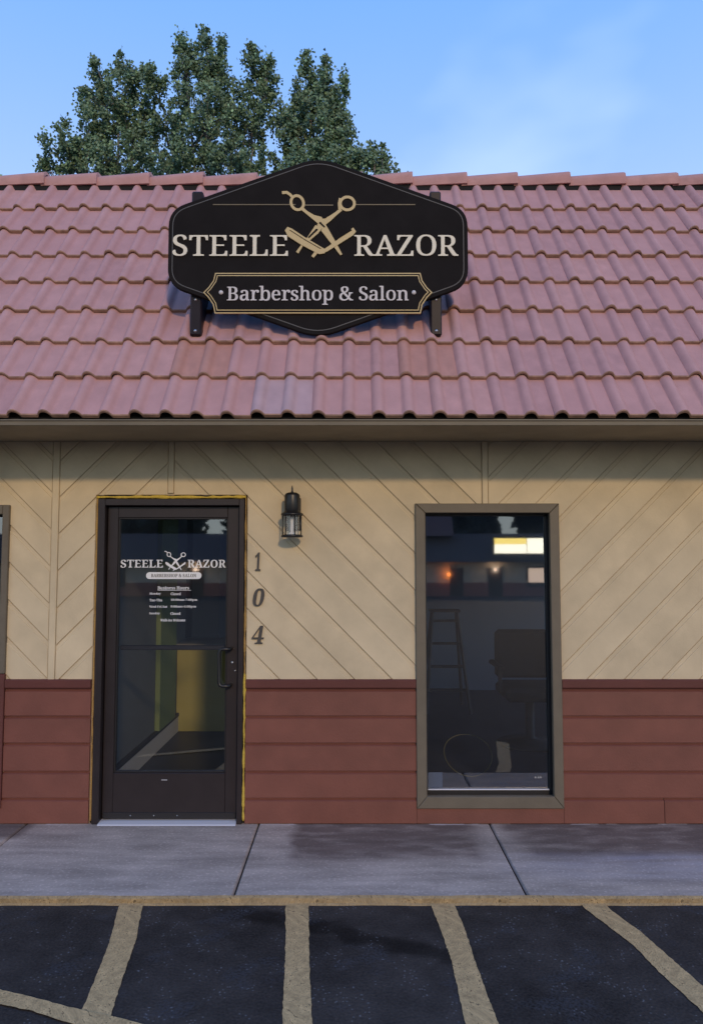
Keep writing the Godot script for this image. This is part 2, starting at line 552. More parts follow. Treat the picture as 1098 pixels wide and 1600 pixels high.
func asphalt_picture() -> ImageTexture:
	# one sheet of 6.4 m by 6.4 m, x -3.2..3.2, z 1..7.4
	var n := FastNoiseLite.new()
	n.seed = 31; n.frequency = 1.0; n.fractal_octaves = 4
	var n2 := FastNoiseLite.new()
	n2.seed = 32; n2.frequency = 1.0; n2.fractal_octaves = 2
	var S := 1280
	var im := Image.create(S, S, false, Image.FORMAT_RGB8)
	for j in S:
		var z := 1.0 + 6.4 * (j + 0.5) / S
		for i in S:
			var x := -3.2 + 6.4 * (i + 0.5) / S
			var near := z < 2.6
			var a := n.get_noise_2d(x * 1.4, z * 1.4)
			var b := n.get_noise_2d(x * 5.0 + 11.0, z * 5.0)
			var f := n2.get_noise_2d(x * 70.0, z * 70.0)
			var c := Vector3(0.052, 0.043, 0.038) * (1.0 + 0.35 * a + 0.30 * b + 0.38 * f)
			if near:
				# a rubbed tyre mark running across
				var line := 1.08 + 0.30 * (x + 0.9) + 0.05 * sin(x * 3.0)
				var d := absf(z - line) + 0.06 * b
				c *= 1.0 - 0.5 * smoothstep(0.11, 0.02, d) * smoothstep(-1.0, -0.4, x) * smoothstep(0.65, 0.3, x)
				# scoured pale patches
				var p := smoothstep(0.18, 0.5, n.get_noise_2d(x * 2.2 + 60.0, z * 3.0))
				c = c.lerp(Vector3(0.062, 0.06, 0.066), p * 0.6 * smoothstep(0.05, 0.4, f + 0.3))
			if f > 0.58 and b > 0.15: c = c.lerp(Vector3(0.26, 0.26, 0.28), 0.6)
			im.set_pixel(i, j, Color(maxf(c.x, 0.008), maxf(c.y, 0.008), maxf(c.z, 0.01)).linear_to_srgb())
	return ImageTexture.create_from_image(im)

func worn_picture() -> ImageTexture:
	if noise_cache.has("worn"): return noise_cache["worn"]
	var n := FastNoiseLite.new()
	n.seed = 41; n.frequency = 1.0; n.fractal_octaves = 5
	var n2 := FastNoiseLite.new()
	n2.seed = 42; n2.frequency = 1.0; n2.noise_type = FastNoiseLite.TYPE_CELLULAR
	n2.cellular_return_type = FastNoiseLite.RETURN_DISTANCE2_SUB
	var S := 512
	var im := Image.create(S, S, false, Image.FORMAT_RGB8)
	for j in S:
		for i in S:
			# wrapped on a torus so that it repeats without a seam
			var u := TAU * i / S; var v := TAU * j / S
			var p := Vector3(cos(u), sin(u), cos(v)) * 1.2
			var q := sin(v) * 1.2
			var a := n.get_noise_3d(p.x * 2.0 + q * 1.3, p.y * 2.0 - q, p.z * 2.0 + q * 0.7)
			var b := n.get_noise_3d(p.x * 9.0 + q * 5.0, p.y * 9.0 - q * 4.0, p.z * 9.0 + q * 3.0)
			var w := 0.87 + 0.20 * a + 0.16 * b
			if b > 0.30 and a > 0.0: w *= 0.55
			w = clampf(w, 0.25, 1.0)
			im.set_pixel(i, j, Color(w, w, w * 0.99))
	var t := ImageTexture.create_from_image(im)
	noise_cache["worn"] = t
	return t

# ------------------------------------------------------------------ ground
const ROAD := -0.036
func ground() -> void:
	# the lot: level at the kerb, falling gently towards the far side
	var st := mb()
	var zs := [-60.0, 1.04, 6.0, 51.0, 55.0, 400.0]
	var ys := [-0.30, ROAD, ROAD, -0.87, -0.87, -0.87]
	for k in 5:
		if k == 0: continue
		var q := [Vector3(-300, ys[k], zs[k]), Vector3(-300, ys[k + 1], zs[k + 1]), Vector3(300, ys[k + 1], zs[k + 1]), Vector3(300, ys[k], zs[k])]
		for i in [0, 2, 1, 0, 3, 2]:
			var p: Vector3 = q[i]
			st.set_uv(Vector2((p.x + 3.2) / 6.4, (p.z - 1.0) / 6.4))
			st.add_vertex(p)
	struct("parking_lot", st, M["asphalt"])
	var earth := mb()
	box(earth, Vector3(-300, -0.6, -300), Vector3(300, -0.12, 1.03))
	struct("ground", earth, M["concrete_plain"])
	# painted lines, sheets a few millimetres above the asphalt
	var lines := [
		[[-1.159, 1.042], [-1.041, 1.042], [-0.973, 1.401], [-0.948, 1.624], [-0.928, 1.799], [-0.902, 1.983], [-0.898, 2.019], [-1.027, 1.988], [-1.024, 1.946], [-1.053, 1.678], [-1.084, 1.432]],
		[[-0.330, 1.042], [-0.213, 1.042], [-0.191, 1.410], [-0.170, 1.721], [-0.144, 2.019], [-0.096, 2.622], [-0.221, 2.622], [-0.256, 2.019], [-0.275, 1.721], [-0.297, 1.410]],
		[[0.392, 1.042], [0.511, 1.042], [0.526, 1.313], [0.528, 1.609], [0.533, 1.790], [0.542, 2.019], [0.577, 2.622], [0.401, 2.622], [0.419, 2.019], [0.425, 1.826], [0.427, 1.588], [0.413, 1.313]],
		[[1.140, 1.042], [1.258, 1.042], [1.270, 1.111], [1.336, 1.351], [1.378, 1.596], [1.412, 1.780], [1.480, 2.130], [1.376, 2.239], [1.330, 1.956], [1.304, 1.808], [1.278, 1.673], [1.252, 1.453], [1.150, 1.111]],
		[[-1.891, 1.624], [-1.400, 1.807], [-1.226, 1.869], [-1.026, 1.944], [-0.897, 1.983], [-0.800, 2.019], [-0.286, 2.199], [-0.318, 2.296], [-1.071, 2.012], [-1.208, 1.952], [-1.353, 1.907], [-1.833, 1.721]]]
	var n := FastNoiseLite.new()
	n.seed = 3; n.frequency = 14.0; n.fractal_octaves = 4; n.fractal_gain = 0.6
	var lot := get_node("parking_lot")
	for k in lines.size():
		var fine := PackedVector2Array()
		var L: Array = lines[k]
		for i in L.size():   # ragged brush edge
			var a := Vector2(L[i][0], L[i][1]); var b := Vector2(L[(i + 1) % L.size()][0], L[(i + 1) % L.size()][1])
			var c := maxi(1, int(a.distance_to(b) / 0.018))
			for s in c:
				var p := a.lerp(b, float(s) / c)
				fine.append(p + Vector2(n.get_noise_2d(p.x, p.y * 1.2 + k * 3.0), n.get_noise_2d(p.x + 50, p.y)) * 0.0055)
		var tri := Geometry2D.triangulate_polygon(fine)
		var h := ROAD + (0.004 if k < 4 else 0.008)
		var t := mb()
		for i in range(0, tri.size(), 3):
			var a := fine[tri[i]]; var b := fine[tri[i + 1]]; var c := fine[tri[i + 2]]
			var q := [Vector3(a.x, h, a.y), Vector3(b.x, h, b.y), Vector3(c.x, h, c.y)]
			if (b - a).cross(c - a) > 0: q.reverse()
			face(t, q)
		obj("painted_line", t, M["lane_paint"], lot)
	# pavement slabs with recessed joints
	var walk := Node3D.new()
	put(walk, "sidewalk", self)
	walk.set_meta("kind", "structure")
	var bed := mb()
	box(bed, Vector3(-12, -0.11, -0.02), Vector3(12, -0.016, 1.045))
	obj("joint_bed", bed, M["gap_dark"], walk)
	var joints := [-12.0, -5.05, -3.56, -2.075, -0.592, 0.882, 2.37, 3.85, 5.3, 12.0]
	for k in joints.size() - 1:
		var s := mb()
		var g := 0.0045
		var x0: float = joints[k] + g; var x1: float = joints[k + 1] - g
		var bx := 0.008
		var zs2 := [-0.02, 1.048]
		var top := [Vector3(x0 + bx, 0, zs2[0]), Vector3(x0 + bx, 0, zs2[1] - 0.012), Vector3(x1 - bx, 0, zs2[1] - 0.012), Vector3(x1 - bx, 0, zs2[0])]
		var low := [Vector3(x0, -0.008, zs2[0]), Vector3(x0, -0.012, zs2[1]), Vector3(x1, -0.012, zs2[1]), Vector3(x1, -0.008, zs2[0])]
		var deep := []
		for p in low: deep.append(Vector3(p.x, -0.10, p.z))
		uvface(s, top)
		for i in 4:
			var j := (i + 1) % 4
			uvface(s, [low[i], low[j], top[j], top[i]])
			uvface(s, [deep[i], deep[j], low[j], low[i]])
		var o := obj("concrete_slab", s, M["concrete"] if absf(x0 + x1) < 9.0 else M["concrete_plain"], walk)
	# painted kerb edge: a skin over the front of the slabs, wavering a little
	var kb := mb()
	var n3 := FastNoiseLite.new()
	n3.seed = 8; n3.frequency = 1.4; n3.fractal_octaves = 4
	var prev := []
	for i in 481:
		var x := -12.0 + 24.0 * i / 480.0
		var w := n3.get_noise_1d(x * 3.0)
		var v := n3.get_noise_1d(x * 14.0 + 90.0)
		var zt := 1.046 + 0.010 * w + 0.006 * v + 0.012 * absf(x) * 0.4
		zt = clampf(zt, 1.046, 1.053)
		var row := [Vector3(x, 0.002, zt - 0.012), Vector3(x, -0.006, zt + 0.003), Vector3(x, -0.028, 1.055 + 0.003 * v), Vector3(x, -0.0315, 1.061 + 0.005 * w + 0.004 * v), Vector3(x, -0.042, 1.066 + 0.006 * w + 0.003 * v)]
		if i > 0:
			for k in 4:
				face(kb, [prev[k], prev[k + 1], row[k + 1], row[k]])
		prev = row
	obj("kerb_paint", kb, M["curb_paint"], walk)

func uvface(st: SurfaceTool, p: Array) -> void:
	for i in range(1, p.size() - 1):
		for k in [0, i + 1, i]:
			var v: Vector3 = p[k]
			st.set_uv(Vector2((v.x + 4.4) / 8.8, (v.z + 0.1 - v.y) / 1.2))
			st.add_vertex(v)

# ------------------------------------------------------------------ the shop
const XL := -4.4
const XR := 4.4
const SOFFIT := 2.464
const SLOPE := 52.5
const EAVE_Y := 2.51
const EAVE_Z := 0.60
var shop: Node3D

func rect(x0: float, y0: float, x1: float, y1: float) -> PackedVector2Array:
	return PackedVector2Array([Vector2(x0, y0), Vector2(x1, y0), Vector2(x1, y1), Vector2(x0, y1)])

# openings in the wall: door, window, the neighbour's window
const DOOR := [-1.676, 0.0, -0.684, 2.108]
const WIN := [0.455, 0.150, 1.315, 2.015]
const WIN2 := [-3.20, 0.150, -2.262, 2.005]

func building() -> void:
	shop = thing("barbershop_building", "low beige and red shopfront with a pink tiled mansard roof and brown glass door", "building")
	# wall core round the openings
	var w := mb()
	for r in [[XL, 0, WIN2[0], SOFFIT], [WIN2[0], 0, WIN2[2], WIN2[1]], [WIN2[0], WIN2[3], WIN2[2], SOFFIT], [WIN2[2], 0, DOOR[0], SOFFIT], [DOOR[0], DOOR[3], DOOR[2], SOFFIT], [DOOR[2], 0, WIN[0], SOFFIT], [WIN[0], 0, WIN[2], WIN[1]], [WIN[0], WIN[3], WIN[2], SOFFIT], [WIN[2], 0, XR, SOFFIT]]:
		box(w, Vector3(r[0], r[1], -0.16), Vector3(r[2], r[3], -0.0078))
	var wall := obj("wall", w, M["beige_groove"], shop)
	# diagonal boards in four fields that meet in chevrons
	var holes := [rect(DOOR[0] - 0.002, -1, DOOR[2] + 0.002, DOOR[3] + 0.002), rect(0.44, 0, 1.335, 2.035), rect(-3.22, 0, -2.255, 2.02)]
	var low := 0.905
	var fields := [[XL, -1.968, 1, -2.306], [-1.918, -1.208, -1, -1.793], [-1.166, 0.856, 1, -0.564], [0.900, XR, -1, 1.137]]
	var pitch := 0.2424
	var gap := 0.0045
	var lip := 0.032
	for f in fields:
		var dir: float = f[2]   # 1 runs down to the right, -1 up to the right
		for k in range(-22, 30):
			var c: float = f[3] + pitch * k          # where the groove meets the soffit
			var run := 4.0
			var a := Vector2(c + gap * 0.7, SOFFIT); var b := Vector2(c + pitch - gap * 0.7, SOFFIT)
			var s := Vector2(run * dir, -run)
			var a2 := a if dir > 0 else a + Vector2(lip, 0)
			var b2 := b - Vector2(lip, 0) if dir > 0 else b
			var strip := PackedVector2Array([a - s * 0.1, b - s * 0.1, b + s, a + s])
			var pieces: Array = Geometry2D.intersect_polygons(strip, rect(f[0], low, f[1], SOFFIT))
			for h in holes:
				var rest := []
				for p in pieces: rest.append_array(Geometry2D.clip_polygons(p, h))
				pieces = rest
			for p in pieces:
				var q := tidy(p)
				if q.size() < 3 or area(q) < 0.0008: continue
				var st := mb()
				prism(st, q, -0.012, -0.0040, 0.0012, false)     # the rebate along its edge
				for p2 in Geometry2D.intersect_polygons(q, PackedVector2Array([a2 - s * 0.1, b2 - s * 0.1, b2 + s, a2 + s])):
					var q2 := tidy(p2)
					if q2.size() >= 3 and area(q2) > 0.0004: prism(st, q2, -0.007, 0.0015 + rng.randf_range(-0.001, 0.001), 0.003, false)
				obj("diagonal_board", st, M[["beige_paint", "beige_paint_b", "beige_paint_c"][rng.randi() % 3]], wall)
	for bt in [[-1.965, -1.921, low], [-1.205, -1.169, DOOR[3] + 0.012], [0.859, 0.897, 2.036]]:
		var st := mb()
		box(st, Vector3(bt[0], bt[2], -0.012), Vector3(bt[1], SOFFIT, 0.007), 0.004)
		obj("batten", st, M["beige_paint_c"], wall)
	# red boards below: dropped edge above, sloped lit edge on the board beneath
	var wains := mb()
	box(wains, Vector3(XL, 0.0, -0.0115), Vector3(DOOR[0] - 0.02, 0.9, -0.010))
	box(wains, Vector3(DOOR[2] + 0.02, 0.0, -0.0115), Vector3(XR, 0.14, -0.010))
	var backing := obj("wainscot", wains, M["red_cap"], shop)
	var rows := [0.0, 0.160, 0.329, 0.506, 0.677, 0.850]
	var spans := [[XL, -3.243, 0.0], [-2.232, DOOR[0] - 0.003, 0.0], [DOOR[2] + 0.003, 0.4155, 0.0], [1.357, 2.02, 0.0], [2.024, XR, 0.0]]
	for r in 5:
		var y0: float = rows[r]; var y1: float = rows[r + 1]
		var sec := [Vector2(-0.012, y0 + 0.001), Vector2(0.004, y0 + 0.001), Vector2(0.013, y0 + 0.006), Vector2(0.013, y1 - 0.017), Vector2(-0.003, y1 - 0.006), Vector2(-0.003, y1 + 0.0005), Vector2(-0.012, y1 + 0.0005)]
		var here := spans
		if r == 0: here = [[XL, DOOR[0] - 0.003], [DOOR[2] + 0.003, 1.995], [1.999, XR]]
		elif r > 0: here = [[XL, -3.243], [-2.232, DOOR[0] - 0.003], [DOOR[2] + 0.003, 0.4155], [1.357, XR]]
		for s in here:
			var y1b := y1
			var st := mb()
			var sec2 := sec
			if r == 0 and s[0] < 0.5 and s[1] > 0.5:
				sec2 = [Vector2(-0.012, 0.001), Vector2(0.004, 0.001), Vector2(0.013, 0.006), Vector2(0.013, 0.098), Vector2(-0.012, 0.098)]
				var up := mb()   # the full height left and right of the window casing
				extrude_x(up, sec, s[0], 0.4155)
				obj("red_board", up, M["red_paint"], backing)
				extrude_x(st, sec2, 0.4175, 1.3545)
				obj("red_board", st, M["red_paint_b"], backing)
				var up2 := mb()
				extrude_x(up2, sec, 1.3565, s[1])
				obj("red_board", up2, M["red_paint"], backing)
				continue
			extrude_x(st, sec, s[0], s[1])
			obj("red_board", st, M[["red_paint", "red_paint_b"][(r + int(s[1] > 0)) % 2]], backing)
	for s in [[XL, -3.243], [-2.232, DOOR[0] - 0.003], [DOOR[2] + 0.003, 0.4155], [1.357, XR]]:
		var st := mb()
		extrude_x(st, [Vector2(-0.012, 0.8515), Vector2(0.010, 0.8515), Vector2(0.022, 0.862), Vector2(0.024, 0.905), Vector2(0.016, 0.9125), Vector2(-0.012, 0.9135)], s[0], s[1])
		obj("cap_rail", st, M["red_cap"], backing)
	windows()
	door()
	roof()
	room()

func tidy(p: PackedVector2Array) -> PackedVector2Array:
	var q := PackedVector2Array()
	for i in p.size():
		if q.is_empty() or q[q.size() - 1].distance_to(p[i]) > 0.004: q.append(p[i])
	if q.size() > 1 and q[0].distance_to(q[q.size() - 1]) < 0.004: q.remove_at(q.size() - 1)
	return q

func area(p: PackedVector2Array) -> float:
	var s := 0.0
	for i in p.size(): s += p[i].cross(p[(i + 1) % p.size()])
	return absf(s) * 0.5

# four mitred casing pieces round a rectangle
func casing(parent: Node, called: String, o: Array, i: Array, z0: float, z1: float, b: float, m: Material) -> void:
	var A := [Vector2(o[0], o[1]), Vector2(o[2], o[1]), Vector2(o[2], o[3]), Vector2(o[0], o[3])]
	var B := [Vector2(i[0], i[1]), Vector2(i[2], i[1]), Vector2(i[2], i[3]), Vector2(i[0], i[3])]
	for k in 4:
		var j := (k + 1) % 4
		var st := mb()
		var d: Vector2 = (A[j] - A[k]).normalized() * 0.0006
		prism(st, PackedVector2Array([A[k] + d, A[j] - d, B[j] - d, B[k] + d]), z0, z1, b)
		obj(called, st, m, parent)

func windows() -> void:
	# the shop window
	var st := mb()
	box(st, Vector3(WIN[0], WIN[1], -0.15), Vector3(WIN[0] + 0.012, WIN[3], -0.012))
	box(st, Vector3(WIN[2] - 0.012, WIN[1], -0.15), Vector3(WIN[2], WIN[3], -0.012))
	box(st, Vector3(WIN[0] + 0.012, WIN[3] - 0.012, -0.15), Vector3(WIN[2] - 0.012, WIN[3], -0.012))
	var win := obj("window", st, M["taupe_paint"], shop)
	casing(win, "casing", [0.417, 0.100, 1.355, 2.052], [0.482, 0.176, 1.293, 1.990], -0.010, 0.026, 0.004, M["taupe_paint"])
	casing(win, "sash", [0.467, 0.163, 1.303, 2.000], [0.492, 0.196, 1.280, 1.972], -0.075, -0.045, 0.004, M["bronze_dark"])
	var sl := mb()
	extrude_x(sl, [Vector2(-0.14, 0.150), Vector2(-0.012, 0.150), Vector2(-0.012, 0.162), Vector2(-0.14, 0.180)], 0.468, 1.302)
	obj("sill", sl, M["taupe_paint"], win)
	var bead := mb()
	box(bead, Vector3(0.494, 0.1965, -0.056), Vector3(1.278, 0.204, -0.040), 0.002)
	obj("glazing_bead", bead, M["aluminium"], win)
	var g := mb()
	box(g, Vector3(0.494, 0.2045, -0.0645), Vector3(1.278, 1.970, -0.0640))
	g = mb()
	face(g, [Vector3(0.490, 0.194, -0.062), Vector3(1.282, 0.194, -0.062), Vector3(1.282, 1.974, -0.062), Vector3(0.490, 1.974, -0.062)])
	obj("pane", g, M["glass"], win)
	var tk := mb()
	box(tk, Vector3(0.500, 0.208, -0.0605), Vector3(0.590, 0.305, -0.0598))
	obj("sticker", tk, M["sticker"], win)
	var mk := mb()
	for x in [1.188, 1.207, 1.222]: box(mk, Vector3(x, 0.268, -0.0605), Vector3(x + 0.011, 0.278, -0.0598))
	tag(obj("maker_mark", mk, M["vinyl_grey"], win), "", "", "", "")
	# the neighbour's window at the end of the wall, its casing painted red below
	var nb := mb()
	box(nb, Vector3(WIN2[0], WIN2[1], -0.15), Vector3(WIN2[0] + 0.012, WIN2[3], -0.012))
	box(nb, Vector3(WIN2[2] - 0.012, WIN2[1], -0.15), Vector3(WIN2[2], WIN2[3], -0.012))
	var win2 := obj("window", nb, M["taupe_paint"], shop)
	casing(win2, "sash", [-3.196, 0.163, -2.266, 2.002], [-3.165, 0.196, -2.288, 1.968], -0.075, -0.045, 0.004, M["bronze_dark"])
	for p in [[-2.279, 0.95, -2.2355, 2.043, "taupe_paint"], [-3.24, 0.95, -3.178, 2.043, "taupe_paint"], [-3.177, 1.981, -2.280, 2.043, "taupe_paint"], [-2.279, 0.101, -2.2355, 0.948, "red_cap"], [-3.24, 0.101, -3.178, 0.948, "red_cap"], [-3.177, 0.101, -2.280, 0.165, "red_cap"]]:
		var c := mb()
		box(c, Vector3(p[0], p[1], -0.010), Vector3(p[2], p[3], 0.026), 0.004)
		obj("casing", c, M[p[4]], win2)
	var g2 := mb()
	face(g2, [Vector3(-3.167, 0.194, -0.062), Vector3(-2.286, 0.194, -0.062), Vector3(-2.286, 1.970, -0.062), Vector3(-3.167, 1.970, -0.062)])
	obj("pane", g2, M["glass"], win2)

func ragged(parent: Node, along: Vector2, to: Vector2, w: float, m: Material, seed_: int, z: float) -> void:
	# a bead of squeezed-out foam
	var n := FastNoiseLite.new()
	n.seed = seed_; n.frequency = 1.0; n.fractal_octaves = 4
	var steps := int(along.distance_to(to) / 0.012)
	var pts := []
	var rad := []
	var side := (to - along).normalized().orthogonal()
	for i in steps + 1:
		var t := float(i) / steps
		var l := t * along.distance_to(to)
		var p := along.lerp(to, t) + side * n.get_noise_1d(l * 7.0) * w * 0.22
		pts.append(Vector3(p.x, p.y, z + n.get_noise_1d(l * 22.0 + 70.0) * 0.004))
		rad.append(w * 0.5 * clampf(0.9 + 0.9 * n.get_noise_1d(l * 6.0 + 30.0) + 0.35 * n.get_noise_1d(l * 31.0 + 9.0), 0.3, 1.45))
	var st := mb(true)
	tube(st, pts, rad, 7)
	obj("foam_seal", st, m, parent)

func door() -> void:
	# frame
	var f := mb()
	box(f, Vector3(-1.658, 0.0, -0.100), Vector3(-1.612, 2.084, 0.018), 0.003)
	box(f, Vector3(-0.734, 0.0, -0.100), Vector3(-0.700, 2.084, 0.018), 0.003)
	box(f, Vector3(-1.612, 2.040, -0.100), Vector3(-0.734, 2.084, 0.017), 0.003)
	var fr := obj("door_frame", f, M["bronze"], shop)
	var stop := mb()
	box(stop, Vector3(-1.6125, 0.0, -0.115), Vector3(-1.590, 2.045, -0.078))
	box(stop, Vector3(-0.755, 0.0, -0.115), Vector3(-0.7335, 2.045, -0.078))
	box(stop, Vector3(-1.590, 2.015, -0.115), Vector3(-0.755, 2.045, -0.078))
	obj("door_stop", stop, M["bronze_dark"], fr)
	var lining := mb()
	for r in [[-1.700, 0.0, -1.6585, 2.13], [-0.6995, 0.0, -0.660, 2.13], [-1.66, 2.0845, -0.70, 2.13]]:
		box(lining, Vector3(r[0], r[1], -0.14), Vector3(r[2], r[3], -0.013))
	obj("dark_gap", lining, M["gap_dark"], fr)
	ragged(fr, Vector2(-1.670, 2.095), Vector2(-0.692, 2.095), 0.021, M["foam_bright"], 61, 0.006)
	ragged(fr, Vector2(-1.667, 2.09), Vector2(-1.667, 0.02), 0.014, M["foam_tan"], 62, 0.0)
	ragged(fr, Vector2(-0.692, 2.09), Vector2(-0.692, 0.95), 0.012, M["foam_tan"], 63, 0.0)
	ragged(fr, Vector2(-0.690, 0.95), Vector2(-0.692, 0.02), 0.016, M["foam_bright"], 64, 0.006)
	var th := mb()
	extrude_x(th, [Vector2(-0.10, 0.001), Vector2(0.045, 0.001), Vector2(0.035, 0.007), Vector2(-0.01, 0.013), Vector2(-0.10, 0.013)], -1.611, -0.735)
	obj("threshold", th, M["aluminium"], fr)
	# leaf: stiles, rails and kick panel in one dark bronze mesh, the glass and fittings its parts
	var l := mb()
	box(l, Vector3(-1.606, 0.028, -0.075), Vector3(-1.538, 2.034, -0.030), 0.003)
	box(l, Vector3(-0.815, 0.028, -0.075), Vector3(-0.740, 2.034, -0.030), 0.003)
	box(l, Vector3(-1.538, 1.962, -0.075), Vector3(-0.815, 2.034, -0.031), 0.003)
	box(l, Vector3(-1.538, 0.028, -0.075), Vector3(-0.815, 0.308, -0.031), 0.003)
	var dr := obj("door", l, M["bronze"], shop)
	var stp := mb()
	for r in [[-1.538, 0.308, -1.529, 1.962], [-0.824, 0.308, -0.815, 1.962], [-1.529, 1.952, -0.824, 1.962], [-1.529, 0.308, -0.824, 0.319]]:
		box(stp, Vector3(r[0], r[1], -0.070), Vector3(r[2], r[3], -0.040), 0.002)
	obj("glass_stop", stp, M["bronze_dark"], dr)
	var sweep := mb()
	box(sweep, Vector3(-1.60, 0.021, -0.045), Vector3(-0.745, 0.060, -0.026), 0.002)
	obj("door_sweep", sweep, M["bronze_dark"], dr)
	for x in [-1.42, -1.27, -1.12]:
		var rv := mb(true)
		lathe(rv, [Vector2(0, 0.004), Vector2(0.004, 0.002), Vector2(0.005, -0.004)], Vector3.ZERO, 8)
		var ro := obj("rivet", rv, M["steel"], dr, Vector3(x, 0.042, -0.025))
		ro.rotation.x = PI / 2
	var g := mb()
	face(g, [Vector3(-1.533, 0.312, -0.056), Vector3(-0.820, 0.312, -0.056), Vector3(-0.820, 1.957, -0.056), Vector3(-1.533, 1.957, -0.056)])
	obj("pane", g, M["glass"], dr)
	var bar := mb()
	box(bar, Vector3(-1.530, 1.088, -0.125), Vector3(-0.823, 1.118, -0.095), 0.004)
	obj("push_bar", bar, M["bronze_dark"], dr)
	var hd := mb(true)
	var hx := -0.852; var tx := -0.785; var y1 := 1.108; var y0 := 0.872; var hz := 0.030
	var path := [Vector3(tx, y1, -0.03), Vector3(tx, y1, 0.012), Vector3(tx - 0.006, y1, 0.024), Vector3(tx - 0.018, y1, hz), Vector3(hx + 0.022, y1, hz), Vector3(hx + 0.007, y1 - 0.007, hz), Vector3(hx, y1 - 0.024, hz),
		Vector3(hx, y0 + 0.024, hz), Vector3(hx + 0.007, y0 + 0.007, hz), Vector3(hx + 0.022, y0, hz), Vector3(tx - 0.018, y0, hz), Vector3(tx - 0.006, y0, 0.024), Vector3(tx, y0, 0.012), Vector3(tx, y0, -0.03)]
	tube(hd, path, [0.0115], 12)
	obj("pull_handle", hd, M["black_metal"], dr)
	for k in [[-0.776, 1.015, 0.009], [-0.757, 0.962, 0.006]]:
		var ky := mb(true)
		lathe(ky, [Vector2(0, 0.006), Vector2(k[2] * 0.7, 0.006), Vector2(k[2], 0.003), Vector2(k[2], -0.002)], Vector3.ZERO, 14)
		var ko := obj("lock_cylinder", ky, M["steel"], dr, Vector3(k[0], k[1], -0.030))
		ko.rotation.x = PI / 2
	var tg := mb()
	box(tg, Vector3(-1.226, 0.262, -0.031), Vector3(-1.188, 0.268, -0.0295))
	obj("maker_mark", tg, M["vinyl_grey"], dr)
	# white film lettering on the glass
	var z := -0.0555
	var d := 0.0012
	inst("lettering", text_mesh("STEELE", -1.525, -1.246, 1.632, 1.684, z, d), M["vinyl_white"], dr)
	inst("lettering", text_mesh("RAZOR", -1.082, -0.830, 1.632, 1.684, z, d), M["vinyl_white"], dr)
	emblem(dr, Vector2(-1.163, 1.678), 0.00122, z, d * 0.7, M["vinyl_white"], null)
	var pill := PackedVector2Array()
	for k in 16:
		var a := -PI / 2 + PI * k / 15
		pill.append(Vector2(-1.012 + 0.0225 * cos(a), 1.580 + 0.0225 * sin(a)))
	for k in 16:
		var a := PI / 2 + PI * k / 15
		pill.append(Vector2(-1.333 + 0.0225 * cos(a), 1.580 + 0.0225 * sin(a)))
	var pl := mb()
	prism(pl, pill, z, z + d)
	var po := obj("lettering", pl, M["vinyl_white"], dr)
	inst("lettering", text_mesh("BARBERSHOP & SALON", -1.322, -1.024, 1.569, 1.591, z + d, 0.0008), M["line_grey"], dr)
	inst("lettering", text_mesh("Business Hours", -1.278, -1.070, 1.488, 1.511, z, d), M["vinyl_white"], dr)
	var ul := mb()
	box(ul, Vector3(-1.278, 1.482, z), Vector3(-1.058, 1.4845, z + d))
	obj("lettering", ul, M["vinyl_white"], dr)
	var rows := [["Monday", 0.074, "Closed", 0.066, 1.451], ["Tue-Thu", 0.085, "10:00am-7:00pm", 0.176, 1.410], ["Wed-Fri,Sat", 0.118, "9:00am-6:00pm", 0.168, 1.366], ["Sunday", 0.070, "Closed", 0.066, 1.322]]
	for r in rows:
		inst("lettering", text_mesh(r[0], -1.330, -1.330 + r[1], r[4], r[4] + 0.018, z, d), M["vinyl_white"], dr)
		inst("lettering", text_mesh(r[2], -1.190, -1.190 + r[3], r[4], r[4] + 0.018, z, d), M["vinyl_white"], dr)
	inst("lettering", text_mesh("Walk-ins Welcome", -1.257, -1.092, 1.279, 1.297, z, d), M["vinyl_white"], dr)

func slope_point(s: float, up := 0.0) -> Vector3:
	var a := deg_to_rad(SLOPE)
	return Vector3(0, EAVE_Y + s * sin(a) + up * cos(a), EAVE_Z - s * cos(a) + up * sin(a))

func tile_height(x: float, rolls: Array) -> float:
	var h := 0.0
	for c in rolls:
		var d: float = absf(x - c) / 0.0365
		if d < 1.0: h = maxf(h, 0.034 * pow(cos(d * PI / 2), 0.5))
	return h

